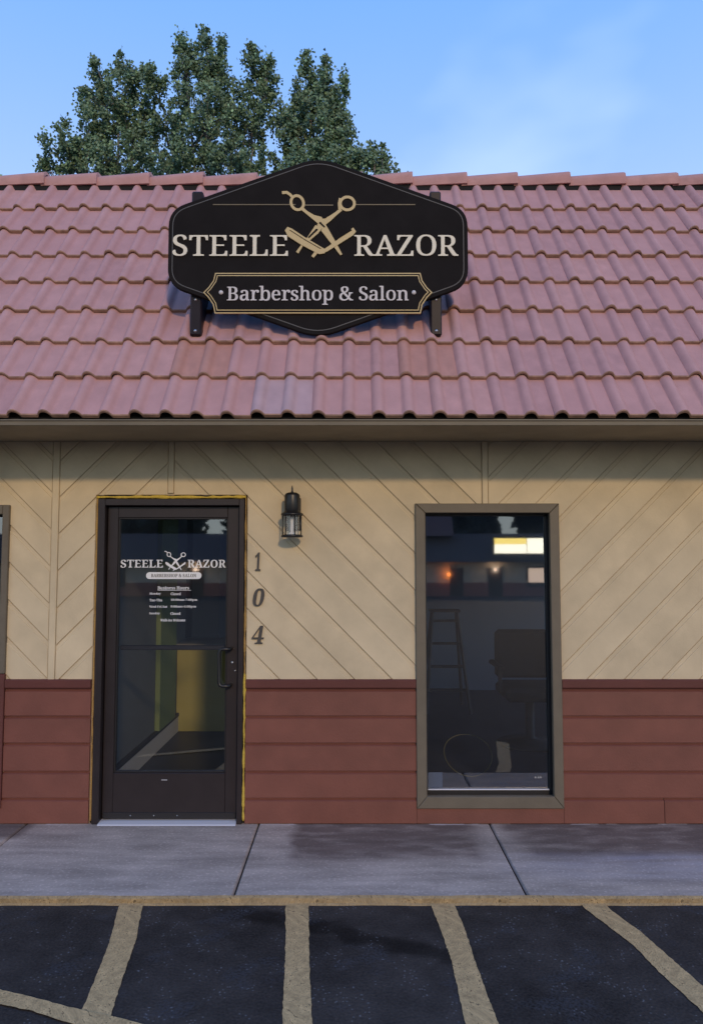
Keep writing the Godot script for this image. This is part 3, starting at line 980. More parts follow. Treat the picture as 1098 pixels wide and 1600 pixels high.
func tile_mesh(width: float, length: float, tilt: float) -> ArrayMesh:
	# local x across, y off the roof, z down the slope, origin at the front edge's middle
	var rolls := [-width * 0.5 + 0.040, 0.040]
	var n := 34
	var xs := []
	for i in n + 1: xs.append(-width * 0.5 + (width + 0.003) * i / n)
	var st := mb(true)
	var lip := mb(true)
	var t := 0.018
	var rise := sin(tilt) * length
	for i in n:
		var a: float = xs[i]; var b: float = xs[i + 1]
		var ha := tile_height(a, rolls); var hb := tile_height(b, rolls)
		var f0 := Vector3(a, ha + rise, -0.006); var f1 := Vector3(b, hb + rise, -0.006)
		var r0 := Vector3(a, ha, -length); var r1 := Vector3(b, hb, -length)
		st.set_smooth_group(0)
		face(st, [f0, f1, r1, r0])
		var e0 := Vector3(a, ha + rise - 0.005, 0); var e1 := Vector3(b, hb + rise - 0.005, 0)
		lip.set_smooth_group(1)
		face(lip, [e0, e1, f1, f0])
		var u0 := Vector3(a, ha + rise - t - (0.006 if ha < 0.004 else 0.0), 0); var u1 := Vector3(b, hb + rise - t - (0.006 if hb < 0.004 else 0.0), 0)
		lip.set_smooth_group(2)
		face(lip, [u0, u1, e1, e0])
		lip.set_smooth_group(3)
		face(lip, [u1, u0, Vector3(a, ha - t, -length), Vector3(b, hb - t, -length)])
	st.set_smooth_group(-1)
	for s in [0, n]:   # closed side edges
		var a: float = xs[s]
		var h := tile_height(a, rolls)
		var q := [Vector3(a, h + rise - t, 0), Vector3(a, h + rise, -0.006), Vector3(a, h, -length), Vector3(a, h - t, -length)]
		if s == 0: q.reverse()
		face(st, q)
	st.generate_normals()
	lip.generate_normals()
	return lip.commit(st.commit())

func roof() -> void:
	var d := mb()
	var e0 := slope_point(0.0, -0.028); var e1 := slope_point(2.86, -0.028)
	extrude_x(d, [Vector2(e0.z, e0.y), Vector2(e1.z, e1.y), Vector2(e1.z - 0.30, e1.y), Vector2(e1.z - 0.30, SOFFIT + 0.020), Vector2(e0.z - 0.01, SOFFIT + 0.020)], XL - 0.2, XR + 0.2)
	var deck := obj("roof", d, M["roof_board"], shop)
	var so := mb()
	box(so, Vector3(XL - 0.2, SOFFIT, -0.30), Vector3(XR + 0.2, SOFFIT + 0.018, 0.592))
	obj("soffit", so, M["soffit_paint"], shop)
	var fa := mb()
	extrude_x(fa, [Vector2(0.5925, 2.463), Vector2(0.606, 2.463), Vector2(0.608, 2.484), Vector2(0.616, 2.489), Vector2(0.616, 2.495), Vector2(0.5925, 2.497)], XL - 0.2, XR + 0.2)
	obj("fascia", fa, M["fascia_paint"], shop)
	var pitch := 0.1765 * 2.0
	var gauge := 0.355
	var tilt := 0.066
	var meshes := [tile_mesh(pitch, gauge + 0.06, tilt), tile_mesh(pitch, gauge + 0.06, tilt * 1.18)]
	var a := deg_to_rad(SLOPE)
	var base := Basis(Vector3.RIGHT, Vector3(0, cos(a), sin(a)), Vector3(0, -sin(a), cos(a)))
	for c in 8:
		var shift := 0.0 if c % 2 == 0 else pitch * 0.5
		for k in range(-13, 13):
			var x := -1.0775 - 0.040 + pitch * k + shift
			if x < XL - 0.15 or x > XR + 0.15: continue
			var o := MeshInstance3D.new()
			o.mesh = meshes[rng.randi() % 2]
			var which := "abcde"[rng.randi() % 5]
			if c == 0 and (absf(x + 0.46) < 0.18): which = "f"
			if c == 1 and (absf(x + 1.0) < 0.18 or absf(x - 0.55) < 0.18): which = "g"
			o.set_surface_override_material(0, M["clay_tile_" + which])
			o.set_surface_override_material(1, M["clay_edge"])
			var p := slope_point(gauge * c + rng.randf_range(-0.003, 0.003), -0.012)
			o.position = Vector3(x + rng.randf_range(-0.002, 0.002), p.y, p.z)
			var slip := rng.randf_range(-0.0025, 0.0025)
			if rng.randf() < 0.06: slip *= 3.0
			o.basis = base * Basis(Vector3.UP, slip) * Basis(Vector3.BACK, rng.randf_range(-0.006, -0.001))
			put(o, "roof_tile", deck)
	# dark flashing under the ridge and a row of lapped ridge tiles
	var top := slope_point(2.83, 0.0)
	var fl := mb()
	box(fl, Vector3(XL - 0.2, top.y - 0.05, top.z - 0.30), Vector3(XR + 0.2, top.y + 0.052, top.z - 0.012))
	obj("ridge_flashing", fl, M["black_felt"], deck)
	var step := 0.437
	for k in range(-11, 16):
		var x0 := -2.135 + step * k + rng.randf_range(-0.012, 0.012)
		if x0 < XL - 0.5 or x0 > XR: continue
		var st := mb(true)
		var L := step + 0.03
		var prof := [[0.105, -0.052], [0.108, 0.0], [0.098, 0.032], [0.06, 0.058], [0.0, 0.066], [-0.06, 0.055], [-0.105, 0.0]]
		var rows := []
		var skew := rng.randf_range(-0.006, 0.006)
		for e in 2:
			var s := 0.90 if e == 0 else 1.10
			var lift := -0.010 if e == 0 else 0.012 + skew
			var row := []
			for q in prof: row.append(Vector3(x0 + L * e, top.y + 0.098 + lift + q[1] * s, top.z - 0.10 + q[0] * s))
			rows.append(row)
		for i in prof.size() - 1:
			face(st, [rows[0][i], rows[1][i], rows[1][i + 1], rows[0][i + 1]])
		st.set_smooth_group(-1)
		var inner := []
		for q in prof: inner.append(Vector3(x0 + L, top.y + 0.110 + skew + q[1] * 1.1 - 0.022, top.z - 0.10 + q[0] * 0.92))
		for i in prof.size() - 1: face(st, [rows[1][i], inner[i], inner[i + 1], rows[1][i + 1]])
		var lo := []
		for e in 2: lo.append((rows[e][0] as Vector3) + Vector3(0, 0, -0.02))
		face(st, [lo[0], lo[1], rows[1][0], rows[0][0]])
		obj("ridge_tile", st, M["clay_tile_" + "abcde"[rng.randi() % 5]], deck)

func room() -> void:
	var fl := mb()
	box(fl, Vector3(XL, -0.05, -5.1), Vector3(XR, 0.001, -0.16))
	obj("interior_floor", fl, M["room_floor"], shop)
	var w := mb()
	box(w, Vector3(XL, 0.0, -5.2), Vector3(XR, SOFFIT, -5.0))
	obj("interior_back_wall", w, M["room_wall_blue"], shop)
	var s := mb()
	box(s, Vector3(XL, 0.0, -5.0), Vector3(XL + 0.12, SOFFIT, -0.16))
	# the end wall has a wide window of its own
	box(s, Vector3(XR - 0.12, 0.0, -5.0), Vector3(XR, 0.7, -0.16))
	box(s, Vector3(XR - 0.12, 2.3, -5.0), Vector3(XR, SOFFIT, -0.16))
	box(s, Vector3(XR - 0.12, 0.7, -5.0), Vector3(XR, 2.3, -4.6))
	box(s, Vector3(XR - 0.12, 0.7, -0.9), Vector3(XR, 2.3, -0.16))
	obj("interior_side_wall", s, M["room_wall"], shop)
	var c := mb()
	box(c, Vector3(XL, SOFFIT - 0.01, -5.2), Vector3(XR, SOFFIT + 0.15, -0.3))
	obj("interior_ceiling", c, M["room_wall"], shop)
	var p := mb()
	box(p, Vector3(-1.86, 0.0, -3.0), Vector3(-1.735, SOFFIT - 0.01, -0.16))
	box(p, Vector3(-1.86, 0.0, -5.0), Vector3(-1.735, SOFFIT - 0.01, -3.3))
	var part := obj("partition_wall", p, M["partition_grey"], shop)
	var gr := mb()
	box(gr, Vector3(-1.734, 0.18, -2.40), Vector3(-1.690, SOFFIT - 0.02, -1.80), 0.003)
	obj("green_pilaster", gr, M["room_green"], part)
	var bb := mb()
	box(bb, Vector3(-1.733, 0.002, -3.0), Vector3(-1.705, 0.150, -0.165), 0.003)
	obj("baseboard", bb, M["room_white"], part)
	var bc := mb()
	box(bc, Vector3(-1.733, 0.151, -3.0), Vector3(-1.700, 0.185, -0.165), 0.003)
	obj("baseboard_cap", bc, M["room_dark"], part)

# ------------------------------------------------------------------ trees
func trees() -> void:
	# three cottonwoods behind the shop; lobes are centre x, y, z and half sizes
	var k := 0.0170
	tree("cottonwood_tree", "loose green cottonwood at one end of the clump, pale stem showing", [
		[-6.75, 14.55, -15.2, 0.85, 0.80], [-6.10, 15.20, -15.0, 0.33, 0.62], [-7.20, 15.0, -15.4, 0.42, 0.55], [-7.25, 13.6, -15.0, 0.80, 0.75], [-7.75, 12.95, -14.7, 0.62, 0.55], [-6.15, 13.75, -15.3, 0.60, 0.95], [-6.6, 12.7, -15.0, 1.3, 0.6], [-8.30, 12.55, -14.8, 0.30, 0.30], [-5.95, 14.6, -15.5, 0.42, 0.5], [-6.41, 15.71, -15.1, 0.14, 0.37], [-7.12, 15.57, -15.1, 0.15, 0.22]],
		Vector3(-6.55, -0.2, -15.4), [[-6.55, 14.6], [-6.1, 15.4], [-7.5, 13.6]], 1500)
	tree("cottonwood_tree", "tallest cottonwood in the middle of the clump with several pointed tops", [
		[-5.40, 15.0, -15.0, 0.30, 0.62], [-5.25, 13.95, -15.3, 0.48, 0.85], [-4.60, 15.55, -15.0, 0.40, 0.72], [-4.02, 15.70, -15.2, 0.36, 0.88], [-3.60, 15.2, -15.4, 0.45, 0.8], [-2.75, 15.65, -15.3, 0.34, 0.55], [-2.40, 15.35, -15.5, 0.36, 0.50], [-4.05, 14.0, -15.0, 0.98, 1.35], [-2.85, 14.1, -15.5, 0.68, 1.30], [-4.9, 12.7, -14.8, 0.95, 0.65], [-3.2, 12.7, -15.0, 1.2, 0.75], [-4.10, 16.43, -15.1, 0.14, 0.37], [-2.75, 16.16, -15.1, 0.15, 0.33], [-4.72, 16.24, -15.1, 0.15, 0.33], [-3.63, 16.24, -15.1, 0.14, 0.30], [-5.73, 15.53, -15.1, 0.12, 0.22], [-2.31, 15.75, -15.1, 0.14, 0.26]],
		Vector3(-4.0, -0.2, -15.8), [[-4.0, 16.0], [-4.6, 15.6], [-2.75, 15.6], [-5.3, 14.8], [-2.5, 14.8]], 2300)
	tree("cottonwood_tree", "twin topped dark cottonwood standing behind the black shop sign", [
		[-1.28, 15.1, -15.5, 0.36, 0.80], [-0.78, 15.05, -15.3, 0.30, 0.78], [-0.42, 14.5, -15.4, 0.36, 0.62], [-1.75, 14.1, -15.6, 0.50, 0.85], [-1.0, 13.7, -15.2, 1.05, 1.20], [-0.22, 13.5, -15.3, 0.34, 0.75], [-1.1, 12.5, -15.0, 1.4, 0.7], [0.15, 12.85, -15.0, 0.36, 0.42], [-1.23, 15.79, -15.1, 0.14, 0.33], [-0.75, 15.68, -15.1, 0.12, 0.33], [-0.16, 15.16, -15.1, 0.14, 0.30]],
		Vector3(-1.0, -0.2, -15.9), [[-1.25, 15.3], [-0.78, 15.2], [-1.7, 14.3], [-0.3, 13.9]], 1750)
	tree("young_tree", "small leafy top just above the roof ridge beside the dark cottonwood", [
		[0.62, 12.72, -14.8, 0.30, 0.42], [0.86, 12.85, -14.8, 0.20, 0.36], [1.05, 12.3, -14.8, 0.26, 0.26], [0.3, 12.3, -14.9, 0.4, 0.3], [0.62, 11.9, -14.8, 0.6, 0.4]],
		Vector3(0.55, -0.2, -14.9), [[0.62, 12.8], [0.86, 13.0]], 260)
	tree("far_tree", "sliver of a tree top at the end of the roof ridge", [[-9.75, 12.15, -15, 0.35, 0.22], [-10.3, 11.9, -15, 0.8, 0.4]], Vector3(-10.2, -0.2, -15.1), [[-9.9, 12.1]], 150)

func leaf_mesh() -> ArrayMesh:
	var st := mb()
	var p := [Vector3(0, 0, 0), Vector3(0.042, 0.035, 0.010), Vector3(0.0, 0.098, -0.006), Vector3(-0.042, 0.035, 0.010)]
	face(st, [p[0], p[1], p[2]])
	face(st, [p[0], p[2], p[3]])
	st.generate_normals()
	return st.commit()

# gaps between the boughs through which the sky shows
const GAPS := [[-6.86, 14.38, 0.29, 0.24], [-6.45, 13.37, 0.22, 0.28], [-5.12, 13.61, 0.26, 0.20], [-5.25, 14.11, 0.14, 0.11], [-2.92, 13.46, 0.12, 0.26], [-2.88, 15.04, 0.09, 0.22], [-1.11, 14.11, 0.22, 0.15], [-3.50, 13.00, 0.15, 0.24], [-6.03, 14.66, 0.10, 0.26], [-5.64, 13.14, 0.15, 0.15], [-6.14, 13.92, 0.10, 0.11], [-7.51, 13.83, 0.10, 0.15], [-2.74, 13.00, 0.14, 0.15], [-4.45, 14.48, 0.10, 0.11]]
var leaf_shape: ArrayMesh
func tree(called: String, label: String, lobes: Array, foot: Vector3, tops: Array, clumps: int, category := "tree") -> void:
	if leaf_shape == null: leaf_shape = leaf_mesh()
	var root := thing(called, label, category, Vector3(foot.x, foot.y - 0.22, foot.z), "")
	var at := foot
	var r := RandomNumberGenerator.new()
	r.seed = hash(label)
	# trunk and stems
	var tr := mb(true)
	var stems := []
	for t in tops:
		var end := Vector3(t[0], t[1], foot.z + r.randf_range(-0.1, 0.5))
		var pts := []
		var rad := []
		for i in 13:
			var u := i / 12.0
			var split := pow(u, 1.7)
			var p := Vector3(lerpf(foot.x, end.x, split), lerpf(foot.y, end.y, u), lerpf(foot.z, end.z, split))
			p += Vector3(sin(u * 9.0 + t[0]) * 0.09, 0, cos(u * 7.0 + t[1]) * 0.08) * u
			pts.append(p - at)
			rad.append(lerpf(0.26, 0.018, pow(u, 0.8)) * (1.0 if t == tops[0] else 0.75))
		tube(tr, pts, rad, 8)
		stems.append(pts)
	obj("trunk", tr, M["bark"], root)
	# limbs out to the lobes, leaves in clumps round twigs
	var lb := mb(true)
	var xf := []
	var cols := []
	var total := 0.0
	for l in lobes: total += l[3] * l[4]
	for l in lobes:
		var c := Vector3(l[0], l[1], l[2])
		var near: Vector3 = stems[0][4]
		for s in stems:
			for p in s:
				var q: Vector3 = p + at
				if q.y < c.y - 0.15 and q.distance_to(c - Vector3(0, 0.5, 0)) < (near + at).distance_to(c - Vector3(0, 0.5, 0)): near = p
		var mid := (near + at).lerp(c, 0.55) + Vector3(0, -0.1, 0)
		tube(lb, [near, mid - at, c + Vector3(0, l[4] * 0.6, 0) - at], [0.045, 0.03, 0.008], 6)
		var depth: float = clampf((l[3] + l[4]) * 0.55, 0.3, 1.0)
		var count := int(clumps * l[3] * l[4] / total / 4.2) + 3
		for k in count:
			var v := Vector3(r.randfn(), r.randfn(), r.randfn()).normalized() * pow(r.randf(), 0.42)
			var cc := c + Vector3(v.x * l[3], v.y * l[4], v.z * depth)
			if r.randf() < 0.3:
				tube(lb, [(near + at).lerp(c, 0.8) - at, cc - at], [0.012, 0.004], 4)
			var rad := r.randf_range(0.07, 0.18)
			var tone := r.randf_range(0.75, 1.25)
			for i in r.randi_range(38, 66):
				var o := Vector3(r.randfn(), r.randfn() * 1.25, r.randfn()) * rad * 0.55
				var b := Basis(Vector3(r.randfn(), r.randfn(), r.randfn()).normalized(), r.randf() * TAU).scaled(Vector3.ONE * r.randf_range(0.6, 1.05))
				var open := false
				for h in GAPS:
					var e := Vector2((cc.x + o.x - h[0]) / h[2], (cc.y + o.y - h[1]) / h[3])
					if e.length() < 1.0 + 0.25 * sin(e.angle() * 5.0 + h[0]): open = true
				if open and r.randf() < 0.93: continue
				xf.append(Transform3D(b, cc + o - at))
				var g := tone * r.randf_range(0.8, 1.2)
				var pale := 1.0 if r.randf() > 0.12 else 1.9   # some leaves show their pale underside
				cols.append(Color(0.128 * g * pale, 0.198 * g * pale, 0.100 * g * pale))
	obj("limb", lb, M["bark"], root)
	var mm := MultiMesh.new()
	mm.transform_format = MultiMesh.TRANSFORM_3D
	mm.use_colors = true
	mm.mesh = leaf_shape
	mm.instance_count = xf.size()
	for i in xf.size():
		mm.set_instance_transform(i, xf[i])
		mm.set_instance_color(i, cols[i])
	var mi := MultiMeshInstance3D.new()
	mi.multimesh = mm
	mi.material_override = M["leaf"]
	put(mi, "crown", root)
	mi.set_meta("kind", "stuff")

# ------------------------------------------------------------------ the other side of the lot, seen only in the glass
func across_the_lot() -> void:
	var zf := 51.0
	var g := -0.87
	var b := thing("plaza_building", "long low plaza building across the lot with red wainscot and dark roof", "building")
	var w := mb()
	box(w, Vector3(-45, g, zf), Vector3(45, 1.67, zf + 8))
	obj("wall", w, M["far_wall"], b)
	var red := mb()
	box(red, Vector3(-45, g, zf - 0.06), Vector3(45, 0.12, zf - 0.002))
	obj("wainscot", red, M["far_red"], b)
	var rf := mb()
	extrude_x(rf, [Vector2(zf - 0.8, 1.67), Vector2(zf + 0.6, 3.8), Vector2(zf + 8, 3.8), Vector2(zf + 8.5, 1.672)], -46, 46)
	obj("roof", rf, M["far_roof"], b)
	var gb := mb()
	extrude_x(gb, [Vector2(zf - 0.3, 3.6), Vector2(zf + 1.5, 6.2), Vector2(zf + 8, 6.2), Vector2(zf + 8, 3.6)], 4.5, 7.6)
	obj("roof_gable", gb, M["far_gable"], b)
	for d in [[7.3, "glow_warm"], [10.2, "glow_pale"], [-6.0, "glow_warm"], [-12.0, "glow_pale"]]:
		var dr := mb()
		box(dr, Vector3(d[0], g, zf - 0.12), Vector3(d[0] + 1.0, 1.2, zf - 0.061), 0.02)
		obj("door", dr, M["far_door"], b)
		var lm := mb(true)
		lathe(lm, [Vector2(0, -0.14), Vector2(0.10, -0.10), Vector2(0.14, 0.0), Vector2(0.10, 0.10), Vector2(0, 0.14)], Vector3.ZERO, 10)
		obj("wall_lamp", lm, M[d[1]], b, Vector3(d[0] - 0.1 if d[1] == "glow_warm" else d[0] + 0.45, 0.75 if d[1] == "glow_warm" else 1.1, zf - 0.3))
		var om := OmniLight3D.new()
		om.name = "lamp_light"
		om.position = Vector3(d[0] - 0.1 if d[1] == "glow_warm" else d[0] + 0.45, 0.75 if d[1] == "glow_warm" else 1.1, zf - 0.3)
		om.light_energy = 1.0
		om.light_color = M[d[1]].emission
		om.light_size = 0.12
		om.omni_range = 12.0
		om.omni_attenuation = 2.0
		om.shadow_enabled = true
		add_child(om, true)
	for x in [13.0, 19.0, -20.0]:
		var win := mb()
		box(win, Vector3(x, -0.2, zf - 0.10), Vector3(x + 3.2, 1.35, zf - 0.062), 0.02)
		var wo := obj("window", win, M["far_door"], b)
		var pn := mb()
		box(pn, Vector3(x + 0.15, 0.15, zf - 0.13), Vector3(x + 3.05, 1.2, zf - 0.101))
		obj("pane", pn, M["glow_pale"] if x == 13.0 else M["room_dark"], wo)
	var s := thing("lit_sign", "long lit white and yellow sign box on the roof across the lot", "sign")
	var cab := mb()
	box(cab, Vector3(10.3, 2.22, zf - 1.35), Vector3(14.6, 3.46, zf - 1.0), 0.03)
	obj("cabinet", cab, M["far_door"], s)
	var fw := mb()
	box(fw, Vector3(10.4, 2.29, zf - 1.38), Vector3(12.75, 2.95, zf - 1.351))
	box(fw, Vector3(12.80, 2.29, zf - 1.38), Vector3(14.5, 3.39, zf - 1.351))
	obj("lit_face", fw, M["glow_white"], s)
	var fy := mb()
	box(fy, Vector3(10.4, 2.96, zf - 1.38), Vector3(12.75, 3.39, zf - 1.351))
	obj("lit_band", fy, M["glow_yellow"], s)
	var al := AreaLight3D.new()
	al.name = "sign_light"
	al.area_size = Vector2(4.1, 1.1)
	al.position = Vector3(12.45, 2.84, zf - 1.42)
	al.light_energy = 1.5
	al.light_color = Color(1.0, 0.95, 0.8)
	al.shadow_enabled = true
	add_child(al)
	# shade trees behind that building
	var n := 0
	var named := ["broad dark shade tree behind the plaza, beyond its wide roof gable", "round dark shade tree behind the plaza, at the lit sign", "tall dark shade tree behind the plaza past the lit sign", "wide dark shade tree behind the far end of the plaza", "dark shade tree behind the plaza opposite the shop door"]
	for t in [[2.5, 6.0, 5.5], [10.3, 5.0, 3.6], [18.5, 6.0, 4.8], [-6.5, 6.5, 6.5], [-18.0, 6.0, 6.5]]:
		var o := thing("shade_tree", named[n], "tree", Vector3(t[0], g, zf + 11), "shade trees behind the plaza")
		var tr := mb(true)
		tube(tr, [Vector3(0, 0, 0), Vector3(0.1, 2.0, 0), Vector3(0, t[1], 0)], [0.4, 0.3, 0.15], 8)
		obj("trunk", tr, M["bark"], o)
		var r := RandomNumberGenerator.new()
		r.seed = 900 + n
		var mm := MultiMesh.new()
		mm.transform_format = MultiMesh.TRANSFORM_3D
		mm.use_colors = true
		mm.mesh = leaf_shape
		mm.instance_count = 3000
		for i in 3000:
			var v := Vector3(r.randfn(), r.randfn(), r.randfn()).normalized() * pow(r.randf(), 0.4)
			var p := Vector3(v.x * t[2] * 0.8, t[1] + v.y * t[1] * 0.55, v.z * 2.5)
			mm.set_instance_transform(i, Transform3D(Basis(Vector3(r.randfn(), r.randfn(), r.randfn()).normalized(), r.randf() * TAU).scaled(Vector3.ONE * r.randf_range(5.0, 9.0)), p))
			mm.set_instance_color(i, Color(0.03, 0.045, 0.03) * r.randf_range(0.7, 1.2))
		var mi := MultiMeshInstance3D.new()
		mi.multimesh = mm
		mi.material_override = M["leaf"]
		put(mi, "crown", o)
		mi.set_meta("kind", "stuff")
		n += 1

# ------------------------------------------------------------------ the sign on the roof
func rounded(corners: Array, radii: Array) -> PackedVector2Array:
	var out := PackedVector2Array()
	var n := corners.size()
	for i in n:
		var c: Vector2 = corners[i]
		var a: Vector2 = corners[(i + n - 1) % n]
		var b: Vector2 = corners[(i + 1) % n]
		var r: float = radii[i]
		var p := c + (a - c).normalized() * r
		var q := c + (b - c).normalized() * r
		for k in 9:
			var t := k / 8.0
			out.append(p.lerp(c, t).lerp(c.lerp(q, t), t))
	return out

func sign_board() -> void:
	var z0 := 0.176
	var z1 := 0.206
	var s := thing("shop_sign", "black six sided barbershop sign with gold scissors on two roof posts", "sign")
	var cx := -0.2155
	var corners := [Vector2(cx, 4.300), Vector2(cx - 0.965, 3.945), Vector2(cx - 0.965, 3.445), Vector2(cx, 3.098), Vector2(cx + 0.965, 3.445), Vector2(cx + 0.965, 3.945)]
	var outline := rounded(corners, [0.13, 0.11, 0.11, 0.13, 0.11, 0.11])
	var p := mb()
	prism(p, outline, z0, z1, 0.004)
	var panel := obj("panel", p, M["black_sign"], s)
	var inner := inset(ccw(outline), 0.028)
	var pts := []
	for v in inner: pts.append(v)
	var bl := mb()
	ribbon(bl, pts, [0.0055], z1, z1 + 0.002, true)
	obj("border_line", bl, M["line_grey"], panel)
	inst("lettering", text_mesh("STEELE", -1.150, -0.412, 3.634, 3.774, z1, 0.010, 600), M["cream"], s)
	inst("lettering", text_mesh("RAZOR", 0.018, 0.682, 3.634, 3.774, z1, 0.010, 600), M["cream"], s)
	emblem(s, Vector2(-0.2025, 3.850), 0.004118, z1, 0.005, M["gold"], M["black_sign"])
	var gl := mb()
	box(gl, Vector3(-0.895, 3.974, z1), Vector3(-0.360, 3.980, z1 + 0.003))
	box(gl, Vector3(-0.312, 3.970, z1), Vector3(-0.118, 3.977, z1 + 0.003))
	box(gl, Vector3(0.015, 3.974, z1), Vector3(0.412, 3.980, z1 + 0.003))
	obj("gold_line", gl, M["gold_dim"], s)
	# the banner under the name
	var h := [Vector2(-0.873, 3.520), Vector2(-0.885, 3.470), Vector2(-0.915, 3.425), Vector2(-0.948, 3.392), Vector2(-0.915, 3.358), Vector2(-0.885, 3.312), Vector2(-0.873, 3.255)]
	var pl := PackedVector2Array()
	for v in h: pl.append(v)
	for i in range(h.size() - 1, -1, -1): pl.append(Vector2(2.0 * cx - h[i].x, h[i].y))
	var z := z1
	var ins := [[0.0, "gold", 0.014], [0.0075, "black_sign", 0.0025], [0.017, "gold", 0.0025], [0.0235, "black_sign", 0.0025]]
	for e in ins:
		var st := mb()
		prism(st, inset(ccw(pl), e[0]) if e[0] > 0 else pl, z, z + e[2])
		obj("banner" if e[1] == "black_sign" else "banner_border", st, M[e[1]], s)
		z += e[2]
	inst("lettering", text_mesh("Barbershop & Salon", -0.794, 0.360, 3.306, 3.430, z, 0.006, 600), M["letter_white"], s)
	for x in [-0.832, 0.398]:
		var dot := mb(true)
		lathe(dot, [Vector2(0, 0.006), Vector2(0.013, 0.006), Vector2(0.014, 0.0)], Vector3.ZERO, 14)
		var o := obj("lettering", dot, M["letter_white"], s, Vector3(x, 3.388, z))
		o.rotation.x = PI / 2
	# two posts: a channel in front and a side plate running back to the tiles
	for e in [[-1.004, -1.0], [0.546, 1.0]]:
		var ps := mb()
		var x: float = e[0]
		box(ps, Vector3(x - 0.036, 3.128, 0.100), Vector3(x + 0.036, 4.085, 0.175), 0.008)
		var po := obj("post", ps, M["brown_steel"], s)
		var gs := mb()
		extrude_x(gs, [Vector2(0.099, 3.135), Vector2(0.099, 3.85), Vector2(-0.20, 3.85), Vector2(-0.36, 3.80)], x - 0.028, x + 0.028)
		obj("side_plate", gs, M["brown_steel"], po)
		for b in [3.155, 3.36]:
			var bo := mb(true)
			lathe(bo, [Vector2(0, 0.008), Vector2(0.009, 0.006), Vector2(0.011, 0.0)], Vector3.ZERO, 8)
			var ob := obj("bolt", bo, M["steel"], po, Vector3(x, b, 0.175))
			ob.rotation.x = PI / 2

# ------------------------------------------------------------------ lantern and house number
func lantern() -> void:
	var c := Vector3(-0.382, 0, 0.105)
	var l := thing("wall_lantern", "black cylindrical wall lantern with clear glass beside the door", "lantern", Vector3(c.x, 1.828, 0))
	l.scale = Vector3.ONE * 0.93
	var o := Vector3(0, 0, 0.105)
	var cap := mb(true)
	lathe(cap, [Vector2(0.052, 0.185), Vector2(0.0535, 0.190), Vector2(0.0535, 0.288), Vector2(0.050, 0.298), Vector2(0.036, 0.308), Vector2(0.012, 0.312), Vector2(0.0, 0.313)], o, 24)
	obj("cap", cap, M["black_metal"], l)
	var fin := mb(true)
	lathe(fin, [Vector2(0.011, 0.310), Vector2(0.006, 0.322), Vector2(0.0065, 0.338), Vector2(0.004, 0.352), Vector2(0.0, 0.362)], o, 10)
	obj("finial", fin, M["black_metal"], l)
	var col := mb(true)
	lathe(col, [Vector2(0.0, 0.150), Vector2(0.074, 0.150), Vector2(0.078, 0.156), Vector2(0.076, 0.164), Vector2(0.060, 0.172), Vector2(0.053, 0.186)], o, 24)
	obj("collar", col, M["black_metal"], l)
	var gl := mb(true)
	lathe(gl, [Vector2(0.050, 0.012), Vector2(0.050, 0.150)], o, 24)
	obj("glass_cylinder", gl, M["clear_glass"], l)
	var ba := mb(true)
	lathe(ba, [Vector2(0.0, 0.0), Vector2(0.072, 0.0), Vector2(0.076, 0.004), Vector2(0.076, 0.012), Vector2(0.064, 0.018), Vector2(0.0, 0.018)], o, 24)
	obj("base", ba, M["black_metal"], l)
	for a in [0.12, 1.17, 2.25, 3.02, 4.4]:
		var br := mb(true)
		var q := o + Vector3(cos(a) * 0.064, 0, sin(a) * 0.064)
		tube(br, [q + Vector3(0, 0.012, 0), q + Vector3(0, 0.155, 0)], [0.0038], 8)
		obj("bar", br, M["black_metal"], l)
	var cd := mb(true)
	lathe(cd, [Vector2(0.0, 0.018), Vector2(0.022, 0.018), Vector2(0.022, 0.030), Vector2(0.013, 0.034), Vector2(0.012, 0.125), Vector2(0.005, 0.140), Vector2(0.0, 0.142)], o, 14)
	obj("bulb", cd, M["bulb_white"], l)
	var arm := mb(true)
	tube(arm, [Vector3(0, 0.235, 0.012), Vector3(0, 0.235, 0.07)], [0.012], 10)
	obj("arm", arm, M["black_metal"], l)
	var bp := mb()
	box(bp, Vector3(-0.055, 0.05, 0.008), Vector3(0.055, 0.28, 0.020), 0.005)
	obj("back_plate", bp, M["black_metal"], l)

func numbers() -> void:
	for e in [["1", -0.632, -0.594, 1.612, 1.732, "uppermost of the three dark metal numerals by the door: a slender one"], ["0", -0.648, -0.577, 1.382, 1.498, "middle of the three dark metal numerals by the door: an oval zero"], ["4", -0.652, -0.574, 1.140, 1.256, "lowest of the three dark metal numerals by the door: a slanted four"]]:
		var o := inst("house_number", text_mesh(e[0], e[1], e[2], e[3], e[4], 0.0015, 0.012, 700, "Droid Serif", 0.16 if e[0] != "1" else 0.05), M["number_metal"], self)
		tag(o, e[5], "house number", "house numbers by the door")

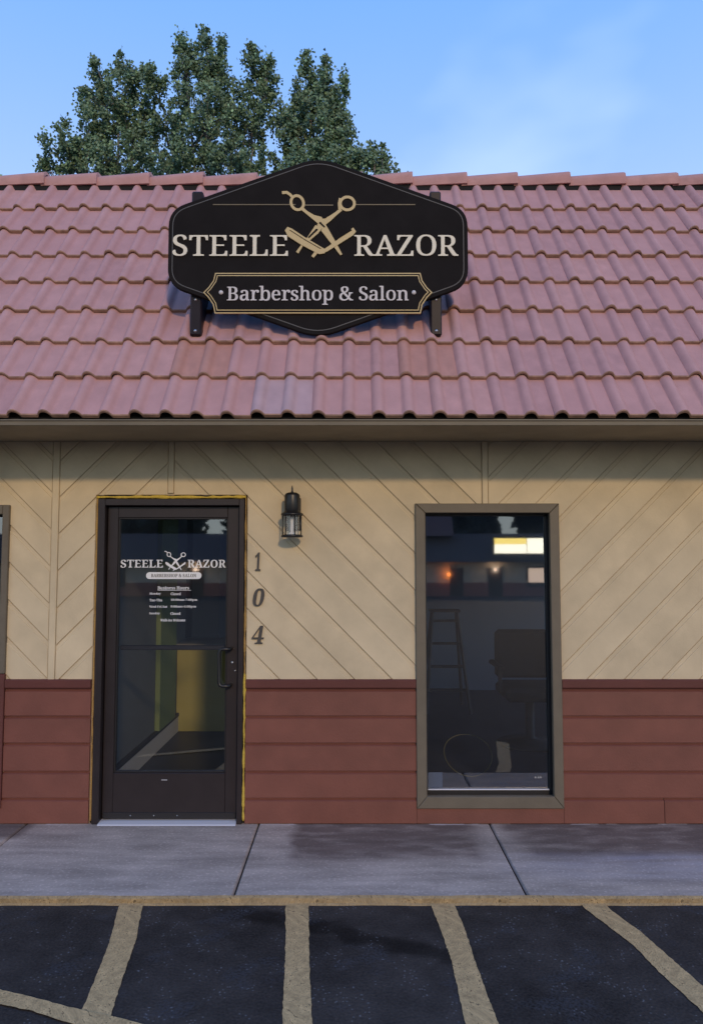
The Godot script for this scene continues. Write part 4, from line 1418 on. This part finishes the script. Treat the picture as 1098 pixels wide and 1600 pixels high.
# ------------------------------------------------------------------ dim things inside
func inside() -> void:
	var d := thing("reception_desk", "olive yellow reception desk with a pale top inside the door", "desk", Vector3(-1.17, 0, -2.9))
	var b := mb()
	box(b, Vector3(-0.56, 0.001, -0.30), Vector3(0.56, 0.82, 0.30), 0.005)
	obj("body", b, M["desk_olive"], d)
	var t := mb()
	box(t, Vector3(-0.60, 0.821, -0.34), Vector3(0.60, 0.855, 0.34), 0.006)
	obj("top", t, M["desk_top"], d)
	# stepladder
	var l := thing("stepladder", "dark folding stepladder standing inside the shop window", "ladder", Vector3(1.06, 0, -3.7))
	for s in [-1.0, 1.0]:
		for f in [0.0, 1.0]:
			var leg := mb()
			tube(leg, [Vector3(s * 0.24, 0.003, 0.30 if f == 0.0 else -0.34), Vector3(s * 0.14, 1.10, 0.02 if f == 0.0 else -0.05)], [0.020], 6)
			obj("leg", leg, M["room_dark"], l)
	for k in 4:
		var y := 0.25 + 0.25 * k
		var st := mb()
		box(st, Vector3(-0.23 + 0.09 * y, y - 0.012, 0.24 - 0.25 * y - 0.04), Vector3(0.23 - 0.09 * y, y + 0.012, 0.24 - 0.25 * y + 0.05), 0.003)
		obj("step", st, M["room_dark"], l)
	var tp := mb()
	box(tp, Vector3(-0.17, 1.10, -0.10), Vector3(0.17, 1.13, 0.09), 0.006)
	obj("top_step", tp, M["room_dark"], l)
	# salon chair
	var c := thing("salon_chair", "dark salon chair on a round foot inside the shop window", "chair", Vector3(1.64, 0, -2.1))
	var ft := mb(true)
	lathe(ft, [Vector2(0, 0.001), Vector2(0.30, 0.001), Vector2(0.30, 0.02), Vector2(0.08, 0.05), Vector2(0.04, 0.07), Vector2(0.04, 0.42), Vector2(0, 0.42)], Vector3.ZERO, 24)
	obj("pedestal", ft, M["room_dark"], c)
	var se := mb()
	box(se, Vector3(-0.27, 0.42, -0.26), Vector3(0.27, 0.55, 0.28), 0.04)
	obj("seat", se, M["room_dark"], c)
	var bk := mb()
	box(bk, Vector3(-0.26, 0.56, -0.34), Vector3(0.26, 1.02, -0.24), 0.035)
	obj("backrest", bk, M["room_dark"], c)
	for s in [-1.0, 1.0]:
		var ar := mb()
		box(ar, Vector3(s * 0.30 - 0.03, 0.70, -0.24), Vector3(s * 0.30 + 0.03, 0.74, 0.24), 0.012)
		box(ar, Vector3(s * 0.30 - 0.015, 0.50, 0.14), Vector3(s * 0.30 + 0.015, 0.70, 0.18), 0.004)
		obj("armrest", ar, M["room_dark"], c)
	# loop of cable
	var cb := mb(true)
	var pts := []
	for k in 40:
		var a := TAU * k / 40
		pts.append(Vector3(cos(a) * 0.19, 0.135 + sin(a) * 0.125 + cos(a * 2.0) * 0.006, -sin(a) * 0.16))
	tube(cb, pts, [0.0042], 6, true)
	var co := obj("cable_loop", cb, M["cable_yellow"], self, Vector3(0.93, 0.0, -1.2))
	tag(co, "pale yellow loop of cable leaning inside the shop window", "cable")
